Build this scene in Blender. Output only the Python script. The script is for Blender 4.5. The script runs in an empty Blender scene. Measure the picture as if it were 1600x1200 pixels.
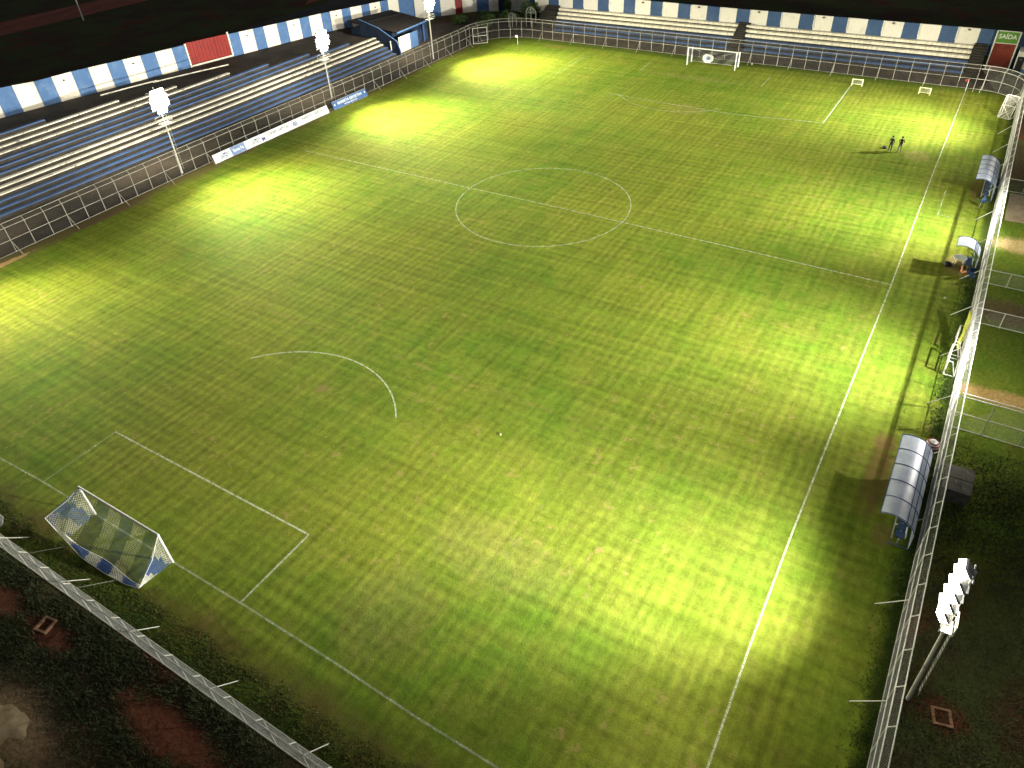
import bpy, math, random
from mathutils import Vector, Matrix
random.seed(7)
S = bpy.context.scene
COL = S.collection
# ------------------------------------------------------------------ camera
cd = bpy.data.cameras.new('camera'); cam = bpy.data.objects.new('camera', cd); COL.objects.link(cam)
cam.location = (-61.0924, -35.0297, 33.5548)
cam.rotation_euler = (0.881914, 0.045079, -1.023201)
cd.sensor_width = 36.0; cd.lens = 1133.10 / 1600 * 36; cd.clip_end = 2000; cd.clip_start = .1
S.camera = cam
# ------------------------------------------------------------------ world (night)
W = bpy.data.worlds.new('World'); S.world = W; W.use_nodes = True
bg = W.node_tree.nodes['Background']
bg.inputs[0].default_value = (0.80, 0.88, 1.0, 1); bg.inputs[1].default_value = 0.12
# ------------------------------------------------------------------ exposure
S.view_settings.view_transform = 'Standard'; S.view_settings.look = 'None'
S.view_settings.exposure = 0; S.view_settings.gamma = 1
# ------------------------------------------------------------------ floodlight beams: (pole x, y, head z, side)
LEFT_Y, RIGHT_Y = 42.5, -46.5
POLES = [(-38.3, 42.6, 'L'), (-12.0, 42.5, 'L'), (14.2, 42.4, 'L'), (37.8, 42.0, 'L'),
         (-38.03, -40.75, 'R'), (-13.6, -46.5, 'R'), (10.5, -46.5, 'R'), (37.5, -44.5, 'R')]
HEAD_Z = {'L': 9.3, 'R': 9.0}
def beam(pos, target, power, angle, blend=1.0, size=.25, col=(1.0, .93, .74), name='beam'):
    l = bpy.data.lights.new(name, 'SPOT'); l.energy = power; l.spot_size = math.radians(angle); l.spot_blend = blend
    l.shadow_soft_size = size; l.color = col
    o = bpy.data.objects.new(name, l); COL.objects.link(o); o.location = pos
    d = Vector(target) - Vector(pos); o.rotation_euler = d.to_track_quat('-Z', 'Y').to_euler()
    return o
KW = 1000.0
def pole_beams(x, y, side, k, tgt, kw):
    s = -1 if side == 'L' else 1
    z = HEAD_Z[side] - (1.0 if y == RIGHT_Y else 0)
    if x < -38.02 and side == 'R': y = y + .9
    p = (x, y + s * .9, z)
    if side == 'L':
        c = (1.0, .95, .60)
        beam(p, tgt, 84 * KW * k, 82, col=c)                 # pool near the pole
        beam((x - .6, y + s * .9, z), (x - 11, 19, 0), 40 * KW * kw, 76, col=c)
        beam((x + .6, y + s * .9, z), (x + 11, 19, 0), 40 * KW * kw, 76, col=c)
        beam((x, y + s * .9, z + .4), (x, 1, 0), 120 * KW * kw, 80, size=.5, col=(.95, 1, .74))
        beam((x, y - s * .9, z), (x, y + 14, 2), 13 * KW, 150, size=.6)   # spill behind
    else:
        c = (1.0, .98, .97)
        beam(p, tgt, 50 * KW * k, 88 if x < -30 else 78, size=.12, col=c)
        beam((x - .1, y + .9, z), (x - 13, -19, 0), 24 * KW * kw, 80, size=.12, col=c)
        beam((x + .1, y + .9, z), (x + 13, -19, 0), 24 * KW * kw, 80, size=.12, col=c)
        beam((x, y + .9, z + .1), (x, 4, 0), 108 * KW * kw, 80, size=.3, col=(.96, 1, .92))
        beam((x, y + .9, z + .5), (x, 45, 5), 130 * KW, 62, size=.5)
        beam((x, y - .9, z - 1), (x, y - 8, 0), (1.3 if x < -30 else 3.5) * KW, 150, size=.4)
    beam((x, y + s * 1.0, z + .2), (x, y + s * 14, 3), (9 if side == 'L' else 4.5) * KW, 165, size=.4)
TG = [(-38.6, 26.0, 0), (-12.0, 25.0, 0), (14.0, 24.6, 0), (37.9, 24.8, 0), (-34.2, -25.4, 0), (-13.0, -28.0, 0), (11.5, -30, 0), (37.0, -22.5, 0)]
TK = [.40, .62, 1.12, 1.12, .92, .84, .72, 1.08]; TW = [.24, .74, .82, .88, .54, .64, .60, .80]
for (px, py, sd), tg, k_, w_ in zip(POLES, TG, TK, TW): pole_beams(px, py, sd, k_, tg, w_)
for px, py in ((37.8, 41.0), (37.5, -43.5)): beam((px + .8, py, 9.4), (66, py * .15, 2.5), 34 * KW, 95, size=.5)   # lamps turned to the far stand

# ================================================================== helpers
class MB:
    def __init__(s): s.v = []; s.f = []; s.m = []
    def add(s, vs, fs, mi=0):
        n = len(s.v); s.v += [tuple(p) for p in vs]; s.f += [tuple(i + n for i in f) for f in fs]; s.m += [mi] * len(fs); return s
    def box(s, c, d, rz=0, mi=0, M=None):
        x, y, z = d[0] / 2, d[1] / 2, d[2] / 2
        vs = [Vector((a * x, b * y, e * z)) for a in (-1, 1) for b in (-1, 1) for e in (-1, 1)]
        R = M if M is not None else Matrix.Rotation(rz, 3, 'Z')
        vs = [R @ p + Vector(c) for p in vs]
        return s.add(vs, [(0, 1, 3, 2), (4, 6, 7, 5), (0, 4, 5, 1), (2, 3, 7, 6), (0, 2, 6, 4), (1, 5, 7, 3)], mi)
    def tube(s, pts, r, n=6, mi=0, caps=True, r2=None):
        pts = [Vector(p) for p in pts]; rings = []; L = len(pts)
        for i, p in enumerate(pts):
            t = (pts[min(i + 1, L - 1)] - pts[max(i - 1, 0)])
            if t.length < 1e-9: t = Vector((0, 0, 1))
            t.normalize()
            up = Vector((0, 0, 1)) if abs(t.z) < .9 else Vector((1, 0, 0))
            a = t.cross(up).normalized(); b = t.cross(a)
            rr = r if r2 is None else r + (r2 - r) * i / max(1, L - 1)
            rings.append([p + a * rr * math.cos(2 * math.pi * k / n) + b * rr * math.sin(2 * math.pi * k / n) for k in range(n)])
        vs = [q for R in rings for q in R]; fs = []
        for i in range(L - 1):
            for k in range(n):
                k2 = (k + 1) % n; fs.append((i * n + k, i * n + k2, (i + 1) * n + k2, (i + 1) * n + k))
        if caps: fs += [tuple(range(n))[::-1], tuple((L - 1) * n + k for k in range(n))]
        return s.add(vs, fs, mi)
    def lathe(s, c, prof, n=14, mi=0):
        vs = []; fs = []
        for (r, z) in prof:
            for k in range(n): vs.append((c[0] + r * math.cos(2 * math.pi * k / n), c[1] + r * math.sin(2 * math.pi * k / n), c[2] + z))
        for i in range(len(prof) - 1):
            for k in range(n):
                k2 = (k + 1) % n; fs.append((i * n + k, i * n + k2, (i + 1) * n + k2, (i + 1) * n + k))
        return s.add(vs, fs, mi)
    def build(s, name, mats, parent=None, loc=(0, 0, 0), smooth=False):
        me = bpy.data.meshes.new(name); me.from_pydata(s.v, [], s.f)
        if not isinstance(mats, (list, tuple)): mats = [mats]
        for m in mats: me.materials.append(m)
        if len(mats) > 1: me.polygons.foreach_set('material_index', s.m)
        if smooth: me.polygons.foreach_set('use_smooth', [True] * len(me.polygons))
        me.update()
        o = bpy.data.objects.new(name, me); COL.objects.link(o); o.location = loc
        if parent is not None: o.parent = parent
        return o
def tag(o, label, cat, group=None):
    o['label'] = label; o['category'] = cat
    if group: o['group'] = group
    return o
def thing(name, label, cat, loc=(0, 0, 0), rz=0, group=None):
    o = bpy.data.objects.new(name, None); o.empty_display_size = .2; COL.objects.link(o); o.location = loc; o.rotation_euler = (0, 0, rz)
    return tag(o, label, cat, group)
def struct(o, kind='structure'): o['kind'] = kind; return o
def copy_tree(o, parent=None):
    c = o.copy(); COL.objects.link(c)
    if parent is not None: c.parent = parent
    for ch in list(o.children): copy_tree(ch, c)
    return c
def interp(x, xs, ys):
    if x <= xs[0]: return ys[0] + (x - xs[0]) * (ys[1] - ys[0]) / (xs[1] - xs[0])
    for i in range(len(xs) - 1):
        if x <= xs[i + 1]: return ys[i] + (x - xs[i]) * (ys[i + 1] - ys[i]) / (xs[i + 1] - xs[i])
    return ys[-1] + (x - xs[-1]) * (ys[-1] - ys[-2]) / (xs[-1] - xs[-2])

# ================================================================== materials
class NT:
    def __init__(s, name):
        s.m = bpy.data.materials.new(name); s.m.use_nodes = True; s.t = s.m.node_tree; s.N = s.t.nodes
        s.b = s.N['Principled BSDF']; s.out = s.N['Material Output']
        s.co = s.N.new('ShaderNodeTexCoord').outputs['Object']
    def link(s, a, b): s.t.links.new(a, b)
    def val(s, sock, v):
        if hasattr(v, 'node'): s.link(v, sock)
        else: sock.default_value = v
    def noise(s, scale, detail=4, rough=.55, sc=None, co=None, dist=0):
        n = s.N.new('ShaderNodeTexNoise'); n.inputs['Scale'].default_value = scale; n.inputs['Detail'].default_value = detail
        n.inputs['Roughness'].default_value = rough; n.inputs['Distortion'].default_value = dist
        c = co or s.co
        if sc:
            mp = s.N.new('ShaderNodeMapping'); mp.inputs['Scale'].default_value = sc; s.link(c, mp.inputs[0]); c = mp.outputs[0]
        s.link(c, n.inputs[0]); return n.outputs[0]
    def ramp(s, f, a, b, lo=0., hi=1.):
        n = s.N.new('ShaderNodeMapRange'); n.interpolation_type = 'SMOOTHSTEP'
        s.val(n.inputs[0], f); n.inputs[1].default_value = a; n.inputs[2].default_value = b; n.inputs[3].default_value = lo; n.inputs[4].default_value = hi
        return n.outputs[0]
    def math(s, op, a, b=0., c=0.):
        n = s.N.new('ShaderNodeMath'); n.operation = op; s.val(n.inputs[0], a); s.val(n.inputs[1], b)
        if op in ('MULTIPLY_ADD',): s.val(n.inputs[2], c)
        return n.outputs[0]
    def mix(s, f, a, b, blend='MIX'):
        n = s.N.new('ShaderNodeMix'); n.data_type = 'RGBA'; n.blend_type = blend
        s.val(n.inputs[0], f)
        for i, v in ((6, a), (7, b)):
            if hasattr(v, 'node'): s.link(v, n.inputs[i])
            else: n.inputs[i].default_value = (v[0], v[1], v[2], 1)
        return n.outputs[2]
    def xyz(s, co=None):
        n = s.N.new('ShaderNodeSeparateXYZ'); s.link(co or s.co, n.inputs[0]); return n.outputs
    def scale(s, col, f):
        n = s.N.new('ShaderNodeVectorMath'); n.operation = 'SCALE'; s.link(col, n.inputs[0]); s.val(n.inputs['Scale'], f); return n.outputs[0]
    def bump(s, h, dist=.03, strength=.6):
        n = s.N.new('ShaderNodeBump'); n.inputs['Distance'].default_value = dist; n.inputs['Strength'].default_value = strength
        s.link(h, n.inputs['Height']); s.link(n.outputs[0], s.b.inputs['Normal'])
    def done(s, col, rough=.8, metal=0, spec=.3):
        s.val(s.b.inputs['Base Color'], col if hasattr(col, 'node') else (col[0], col[1], col[2], 1))
        s.val(s.b.inputs['Roughness'], rough); s.b.inputs['Metallic'].default_value = metal
        s.b.inputs['Specular IOR Level'].default_value = spec
        return s.m
def worn(name, c1, c2, sc=1.5, lo=.45, hi=.65, rough=.8, metal=0, spec=.3, fine=12, stretch=None, bump=0):
    t = NT(name); f = t.ramp(t.noise(sc, 6, .65, sc=stretch), lo, hi); col = t.mix(f, c1, c2)
    g = t.ramp(t.noise(fine, 3, .6), .25, .75, .82, 1.12); col = t.scale(col, g)
    if bump: t.bump(t.noise(fine, 4), bump, .7)
    return t.done(col, rough, metal, spec)
M_white_metal = worn('white_painted_steel', (.62, .60, .54), (.36, .34, .28), 2, .5, .75, .5)
M_galv = worn('galvanised_steel', (.42, .42, .40), (.28, .27, .25), 3, .45, .7, .5, .3)
M_fence_pipe = worn('fence_pipe_paint', (.60, .58, .50), (.34, .31, .25), 1.2, .5, .72, .5)
M_fence_dull = worn('fence_pipe_weathered', (.40, .38, .32), (.22, .20, .16), 1.2, .45, .7, .6)
M_wire = NT('chain_link_wire').done((.20, .19, .16), .5, .2)
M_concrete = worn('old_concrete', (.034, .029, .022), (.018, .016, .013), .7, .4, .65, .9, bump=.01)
M_blue_wall = worn('blue_wall_paint', (.062, .135, .29), (.11, .19, .34), .9, .45, .75, .75, fine=9)
M_white_wall = worn('white_wall_paint', (.72, .68, .58), (.56, .51, .41), .8, .52, .8, .75, fine=9)
M_blue_dark = worn('dark_blue_paint', (.026, .045, .090), (.018, .026, .048), .8, .4, .7, .75)
M_red_paint = worn('red_gate_paint', (.21, .012, .009), (.16, .012, .010), 1.0, .45, .7, .55)
def row_paint(name, c, wear):
    t = NT(name)
    m = t.ramp(t.noise(2.2, 8, .72, sc=(1, 2.2, 1)), wear, wear + .12)
    big = t.ramp(t.noise(.22, 3), .36, .56, .15, 1)
    m = t.math('MULTIPLY', m, big)
    f = t.ramp(t.noise(1.1, 5, .6, sc=(.5, 3, 1)), .3, .7, .72, 1.1)
    col = t.mix(m, t.scale(t.mix(0, c, c), f), (.10, .085, .06))
    t.bump(t.noise(14, 4), .008, .5)
    return t.done(col, .8)
M_row_blue = row_paint('blue_step_paint', (.050, .096, .215), .52)
M_row_white = row_paint('white_step_paint', (.62, .58, .49), .51)
M_row_cream = row_paint('cream_step_paint', (.74, .69, .54), .66)
M_black = NT('dark_rubber').done((.012, .012, .013), .6)
M_dark_wood = worn('dark_roof_sheet', (.016, .012, .010), (.009, .007, .006), .6, .4, .65, .85, stretch=(1, 3, 1))
M_brick = worn('orange_brick', (.55, .25, .12), (.33, .12, .06), 6, .4, .6, .9)
M_rim = worn('dusty_brick', (.30, .17, .10), (.18, .09, .05), 6, .4, .6, .9)
M_rust = NT('rusty_bracket').done((.10, .055, .03), .7)
M_green_sign = NT('green_sign_paint').done((.09, .22, .03), .5)
M_sign_white = NT('white_lettering').done((.75, .75, .70), .5)
M_sign_grey = NT('grey_lettering').done((.085, .09, .11), .6)
M_navy_ink = NT('navy_lettering').done((.03, .06, .16), .6)
M_vinyl_white = worn('white_banner_vinyl', (.66, .66, .64), (.56, .56, .54), .8, .5, .8, .45, fine=5)
M_vinyl_blue = worn('blue_banner_vinyl', (.045, .105, .26), (.07, .14, .29), 1, .5, .8, .45, fine=5)
M_vinyl_grey_blue = worn('grey_blue_banner_vinyl', (.12, .18, .33), (.19, .25, .38), 2, .4, .7, .45, fine=5)
def lamp_mat():
    t = NT('lit_floodlight_glass'); e = t.N.new('ShaderNodeEmission'); e.inputs[0].default_value = (1, .96, .86, 1); e.inputs[1].default_value = 24
    t.link(e.outputs[0], t.out.inputs[0]); t.m.cycles.emission_sampling = 'NONE'; return t.m
M_lamp = lamp_mat()
M_leaf = worn('dark_bush_leaf', (.035, .07, .012), (.07, .11, .02), .9, .4, .65, .7)
M_weed = worn('weed_leaf', (.045, .058, .022), (.075, .088, .030), .9, .4, .65, .8)
M_bark = worn('bark', (.09, .06, .04), (.05, .035, .025), 3, .4, .6, .9)
def sheet_metal():
    t = NT('translucent_roof_sheet')
    f = t.ramp(t.noise(1.3, 5, .6), .35, .7)
    col = t.mix(f, (.62, .65, .70), (.44, .48, .55))
    t.done(col, .38, 0, .5)
    tr = t.N.new('ShaderNodeBsdfTranslucent'); tr.inputs[0].default_value = (.5, .55, .62, 1)
    mx = t.N.new('ShaderNodeMixShader'); mx.inputs[0].default_value = .22
    t.link(t.b.outputs[0], mx.inputs[1]); t.link(tr.outputs[0], mx.inputs[2]); t.link(mx.outputs[0], t.out.inputs[0])
    return t.m
M_sheet = sheet_metal()
M_frame_blue = NT('blue_tube_paint').done((.04, .09, .24), .45)
M_seat_blue = NT('navy_seat_shell').done((.025, .05, .13), .35)
M_seat_white = NT('pale_seat_back').done((.55, .60, .68), .4)

def pitch_mat():
    t = NT('mown_pitch_grass'); x, y, z = t.xyz()
    base = t.mix(t.ramp(t.noise(.055, 5, .6), .36, .64), (.088, .145, .0115), (.131, .156, .0150))
    base = t.mix(t.ramp(t.noise(.5, 5, .6), .35, .7, 0, .6), base, (.158, .172, .022))
    # mower / roller plaid
    wob = t.math('MULTIPLY', t.noise(.35, 2), .9)
    sy = t.math('SINE', t.math('MULTIPLY', t.math('ADD', y, wob), 2 * math.pi / .70))
    sx = t.math('SINE', t.math('MULTIPLY', t.math('ADD', x, t.math('MULTIPLY', t.noise(.3, 2, co=None), .7)), 2 * math.pi / .92))
    ay = t.math('MULTIPLY', t.ramp(t.noise(.05, 3), .38, .62, .06, .125), t.ramp(t.noise(.5, 3), .3, .6, .45, 1))
    ax = t.math('MULTIPLY', t.ramp(t.noise(.045, 3, sc=(1, 1, 3)), .36, .60, .045, .11), t.ramp(t.noise(.42, 3, dist=.4), .32, .62, .35, 1))
    g = t.math('ADD', 1.0, t.math('ADD', t.math('MULTIPLY', sy, ay), t.math('MULTIPLY', sx, ax)))
    # long streaks across and along
    st1 = t.ramp(t.noise(1.0, 4, .7, sc=(1.1, .045, 1)), .3, .7, .86, 1.14)
    st2 = t.ramp(t.noise(1.0, 4, .7, sc=(.05, 1.3, 1)), .3, .7, .86, 1.14)
    g = t.math('MULTIPLY', g, t.math('MULTIPLY', st1, st2))
    g = t.math('MULTIPLY', g, t.ramp(t.noise(2.2, 5, .75), .25, .75, .78, 1.22))
    g = t.math('MULTIPLY', g, t.ramp(t.noise(11, 4, .8), .25, .75, .84, 1.16))
    col = t.scale(base, g)
    # dry straw patches
    dry = t.math('MULTIPLY', t.ramp(t.noise(1.25, 6, .66), .56, .66), t.ramp(t.noise(.11, 3), .42, .62, .12, 1))
    col = t.mix(t.math('MULTIPLY', dry, .78), col, (.235, .185, .055))
    # worn, previously painted lines running across the pitch
    wx = t.math('ABSOLUTE', t.math('ADD', x, t.math('ADD', 28.1, t.math('MULTIPLY', t.noise(.1, 2), .6))))
    w1 = t.math('MULTIPLY', t.ramp(wx, .03, .38, 1, 0), t.ramp(t.noise(1.1, 5, .7, sc=(1, .6, 1)), .42, .62))
    w1 = t.math('MULTIPLY', w1, t.math('MULTIPLY', t.ramp(y, -24, -17, 0, 1), t.ramp(y, 14, 26, 1, 0)))
    col = t.mix(t.math('MULTIPLY', w1, .50), col, (.22, .19, .05))
    # scruffy brown run-offs behind the near goal and beside the left fence
    nearx = t.ramp(t.math('ADD', x, t.math('MULTIPLY', t.noise(.35, 4), 2.4)), -51.6, -49.6, 1, 0)
    sc = t.math('MULTIPLY', nearx, t.ramp(t.noise(.5, 6, .65), .38, .62, .15, .85))
    col = t.mix(sc, col, (.088, .066, .018))
    dk = t.math('MULTIPLY', nearx, t.ramp(t.noise(.9, 6, .7), .48, .62, 0, .7))
    col = t.mix(dk, col, (.030, .045, .008))
    lefty = t.ramp(t.math('ADD', y, t.math('MULTIPLY', t.noise(.22, 4), 4.0)), 41.2, 43.2, 0, 1)
    col = t.mix(t.math('MULTIPLY', lefty, .8), col, (.12, .085, .04))
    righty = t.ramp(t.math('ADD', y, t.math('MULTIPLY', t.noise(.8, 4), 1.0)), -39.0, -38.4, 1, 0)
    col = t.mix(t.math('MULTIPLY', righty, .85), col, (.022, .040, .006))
    farx = t.ramp(t.math('ADD', x, t.math('MULTIPLY', t.noise(.5, 4), 1.5)), 52.3, 54.6, 0, 1)
    col = t.mix(t.math('MULTIPLY', farx, .75), col, (.055, .085, .012))
    # red earth around the dugouts
    def patch(cx, cy, rx, ry, colr, al=.85):
        nonlocal col
        dx = t.math('DIVIDE', t.math('SUBTRACT', x, cx), rx); dy = t.math('DIVIDE', t.math('SUBTRACT', y, cy), ry)
        d = t.math('SQRT', t.math('ADD', t.math('MULTIPLY', dx, dx), t.math('MULTIPLY', dy, dy)))
        d = t.math('ADD', d, t.math('MULTIPLY', t.math('SUBTRACT', t.noise(1.6, 5, .7), .5), 1.3))
        col = t.mix(t.math('MULTIPLY', t.ramp(d, .5, 1.15, al, 0), t.ramp(t.noise(2.2, 5, .7), .3, .6, .25, 1)) if al < .8 else t.ramp(d, .7, 1.05, al, 0), col, colr)
    patch(-24.0, -36.9, 4.0, .9, (.15, .075, .035), .7); patch(-28.6, -38.0, 1.0, .7, (.20, .13, .05), .7); patch(-20.8, -36.7, 1.0, .7, (.22, .12, .05), .7); patch(5.0, -38.0, 2.2, 1.1, (.26, .17, .08), .79); patch(22, -38.0, 3.4, .9, (.11, .055, .03), .7)
    patch(-36.2, 40.6, 4.6, .5, (.42, .27, .12)); patch(-23.5, 40.6, 5, .5, (.13, .085, .05)); patch(-4.0, 40.6, 3, .4, (.15, .09, .05))
    patch(-34.2, -.4, .55, .5, (.17, .14, .045)); patch(44.6, 0, 1.2, 8, (.22, .19, .06), .35); patch(32, -3, 2.2, 3, (.22, .17, .06), .35); patch(-52.6, 6.4, 1.4, 2.6, (.11, .055, .022), .5); patch(-52.8, 11, 1.5, 2, (.09, .06, .02), .5); patch(-52.4, -8.5, 1.4, 3.5, (.12, .085, .025), .5); patch(-52.6, -17, 1.6, 4, (.11, .075, .025), .5)
    patch(51.6, 26.5, 1, 3, (.20, .15, .04), .6); patch(-46.5, -16.5, 3.5, 3.0, (.24, .17, .07), .20); patch(-40.5, -19.5, 2.6, 5.0, (.27, .20, .08), .20); patch(28.0, -31.5, 2.0, 1.6, (.27, .20, .08), .4)
    h = t.math('ADD', t.noise(3.5, 5, .7), t.math('MULTIPLY', t.noise(14, 4, .7), .7))
    t.bump(h, .06, .8)
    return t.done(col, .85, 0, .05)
M_pitch = pitch_mat()
def ground_mat():
    t = NT('outer_ground'); x, y, z = t.xyz()
    f = t.ramp(t.noise(.12, 6, .65), .42, .60)
    col = t.mix(f, (.060, .072, .022), (.062, .040, .024))
    r = t.math('MULTIPLY', t.ramp(t.noise(.16, 5, .6, sc=(1, 1, 7)), .54, .66), 1)
    col = t.mix(r, col, (.11, .034, .02))
    # greener verge behind the right-hand fence, lamp spill painted into its green
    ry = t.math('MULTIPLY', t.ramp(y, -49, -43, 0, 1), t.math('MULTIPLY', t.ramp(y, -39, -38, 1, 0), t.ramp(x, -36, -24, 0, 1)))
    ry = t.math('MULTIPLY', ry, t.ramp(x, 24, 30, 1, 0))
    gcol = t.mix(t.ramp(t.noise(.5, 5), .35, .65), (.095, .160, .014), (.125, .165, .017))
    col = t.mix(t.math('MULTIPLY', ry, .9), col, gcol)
    def patch(cx, cy, rx, ry2, colr, k=1.0):
        nonlocal col
        dx = t.math('DIVIDE', t.math('SUBTRACT', x, cx), rx); dy = t.math('DIVIDE', t.math('SUBTRACT', y, cy), ry2)
        d = t.math('SQRT', t.math('ADD', t.math('MULTIPLY', dx, dx), t.math('MULTIPLY', dy, dy)))
        d = t.math('ADD', d, t.math('MULTIPLY', t.math('SUBTRACT', t.noise(.9, 5, .7), .5), 2.2 * k))
        col = t.mix(t.ramp(d, .55, 1.25, .85, 0), col, colr)
    patch(-12.6, -42.8, .9, 3.4, (.34, .22, .09), .5); patch(-1.2, -43, 2.0, 4, (.13, .085, .045), .5); patch(10.8, -43.5, 1.6, 3.8, (.46, .34, .16), .4); patch(28, -44, 6, 4.5, (.07, .04, .025), .5); patch(-59.6, -6.5, 2.2, 4.5, (.20, .12, .06)); patch(-60, -3, 2.6, 4.5, (.26, .17, .09))
    patch(-56.7, -11.6, 1.2, 4.4, (.15, .045, .025)); patch(-56.5, -1.6, .9, 2.4, (.13, .04, .024)); patch(-56.6, 3.0, .9, 2.6, (.12, .035, .022)); patch(-56.1, -4.6, .5, 1.6, (.085, .036, .02))
    patch(-36.6, -45.5, 2.4, 1.4, (.075, .035, .02)); patch(-42, -43.6, 3, .7, (.06, .032, .02))
    col = t.scale(col, t.ramp(t.noise(4, 5, .75), .25, .75, .62, 1.35))
    t.bump(t.math('ADD', t.noise(1.2, 5, .7), t.math('MULTIPLY', t.noise(6, 4, .7), .5)), .18, .9)
    return t.done(col, .95, 0, .08)
M_ground = ground_mat()
M_dirt = worn('packed_brown_dirt', (.068, .052, .035), (.042, .034, .023), .35, .4, .62, .95, bump=.03, fine=4)
M_embank = worn('dark_earth_bank', (.040, .029, .018), (.020, .016, .011), .3, .38, .62, .95, bump=.06, fine=2.5)
M_road = worn('dark_asphalt', (.055, .048, .040), (.035, .032, .028), .2, .4, .6, .9)
M_reddirt = worn('red_earth', (.32, .085, .045), (.15, .05, .03), .12, .35, .65, .95, stretch=(1, 3, 1))
M_sand = worn('pale_sand', (.50, .38, .22), (.36, .24, .12), .6, .4, .65, .95, bump=.05, fine=3)
M_slab = worn('pale_concrete_slab', (.36, .29, .19), (.26, .20, .12), .8, .4, .65, .9)
def line_mat(name, fade, c=(.62, .66, .46)):
    t = NT(name); t.done(c, .8, 0, .15)
    f = t.ramp(t.noise(2.4, 6, .7), .30, .66, -.10, .26)
    g = t.math('ADD', f, fade); n = t.N.new('ShaderNodeClamp'); t.link(g, n.inputs[0])
    h = t.ramp(t.noise(16, 3, .8), .3, .7, .75, 1.1)
    g = t.math('MULTIPLY', n.outputs[0], h)
    tr = t.N.new('ShaderNodeBsdfTransparent'); mx = t.N.new('ShaderNodeMixShader')
    t.link(g, mx.inputs[0]); t.link(tr.outputs[0], mx.inputs[1]); t.link(t.b.outputs[0], mx.inputs[2]); t.link(mx.outputs[0], t.out.inputs[0]); return t.m

# ================================================================== setting
def sheet(name, poly, z, mat, kind='structure'):
    m = MB(); m.add([(a, b, z) for a, b in poly], [tuple(range(len(poly)))]); return struct(m.build(name, mat), kind)
sheet('ground', [(-900, -900), (900, -900), (900, 900), (-900, 900)], 0, M_ground)
# fence lines (plan) ------------------------------------------------
def arc(cx, cy, r, a0, a1, n):
    return [(cx + r * math.cos(math.radians(a0 + (a1 - a0) * i / n)), cy + r * math.sin(math.radians(a0 + (a1 - a0) * i / n))) for i in range(n + 1)]
LEFT_LINE = [(-56, 42.0), (-34, 41.95), (-10, 41.8), (8, 41.4), (22, 41.0), (46.7, 41.0)]
FAR_LEFT_ARC = arc(46.7, 33.2, 8, 90, 2, 12)
FAR_LINE = [(54.72, 33.2), (54.7, 15), (54.5, -8), (54.2, -25), (54.15, -34.6)]
FAR_RIGHT_ARC = arc(49.6, -35.2, 4.55, -2, -90, 8)
FAR_RIGHT_ARC = [(54.15, -34.6)] + FAR_RIGHT_ARC
RIGHT_LINE = [(49.6, -39.78), (-60, -39.78)]
NEAR_LINE = [(-54.55, -39.78), (-54.55, 42.0)]
poly = LEFT_LINE + FAR_LEFT_ARC[1:] + FAR_LINE[1:] + FAR_RIGHT_ARC[1:] + [(-54.55, -39.78), (-54.55, 42.0)]
poly = [p for p in poly if p[0] > -55.5]
sheet('pitch', poly[::-1], .004, M_pitch)
# dirt track between the fence and the stands
def band(name, outer, inner, z, mat):
    n = len(outer); m = MB(); m.add([(a, b, z) for a, b in outer] + [(a, b, z) for a, b in inner], [(i, i + 1, n + i + 1, n + i) for i in range(n - 1)]); return struct(m.build(name, mat))
inner = LEFT_LINE[1:] + FAR_LEFT_ARC[1:] + FAR_LINE[1:] + FAR_RIGHT_ARC[1:4]
outer = [(-36, 53)] + [(-10, 51.5), (8, 50.5), (22, 50), (48, 58)] + [(52, 57), (54, 56), (56, 55), (58, 54), (60, 52), (62, 50), (64, 48), (65, 46), (65, 44), (65, 42), (65, 40), (65, 37)] + [(64, 15), (64, -8), (64, -25), (64, -36)] + [(64, -38), (64, -42), (62, -46)]
k = min(len(inner), len(outer))
band('dirt_track', outer[:k], inner[:k], .003, M_dirt)
sheet('road', [(-400, 96), (400, 84), (400, 70), (-400, 82)], .004, M_road)
sheet('dirt_road', [(-400, 160), (60, 131), (200, 101), (420, 60), (420, 84), (200, 119), (62, 143), (-400, 176)], .006, M_reddirt)
sheet('earth_verge', [(60, 92), (420, 66), (420, 92), (90, 112)], .008, M_reddirt)
m = MB(); m.box((18.8, -44, .05), (6.4, 6.4, .10)); struct(m.build('concrete_yard', M_slab))
# sand heap bottom-left
m = MB(); N = 22; vs = []; fs = []
for i in range(N):
    for j in range(N):
        u, v = i / (N - 1) * 2 - 1, j / (N - 1) * 2 - 1; r = math.hypot(u, v); th = math.atan2(v, u); r *= 1 + .14 * math.sin(3 * th + 1) + .10 * math.sin(7 * th) + .05 * math.sin(13 * th + 2)
        h = max(0, 1 - r ** 1.6) * .10 * (1 + .3 * math.sin(7 * u + 2) * math.cos(6 * v)) - .03 - .05 * (1 + math.sin(9 * v + 4 * u)) * r * r
        vs.append((-60.9 + u * 1.9, -3.4 + v * 4.0 + .3 * math.sin(3 * u), h))
for i in range(N - 1):
    for j in range(N - 1): fs.append((i * N + j, (i + 1) * N + j, (i + 1) * N + j + 1, i * N + j + 1))
m.add(vs, fs); o = m.build('sand_heap', M_sand, smooth=True); tag(o, 'low pale sand heap outside the near fence at the bottom left corner', 'sand heap')

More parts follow.
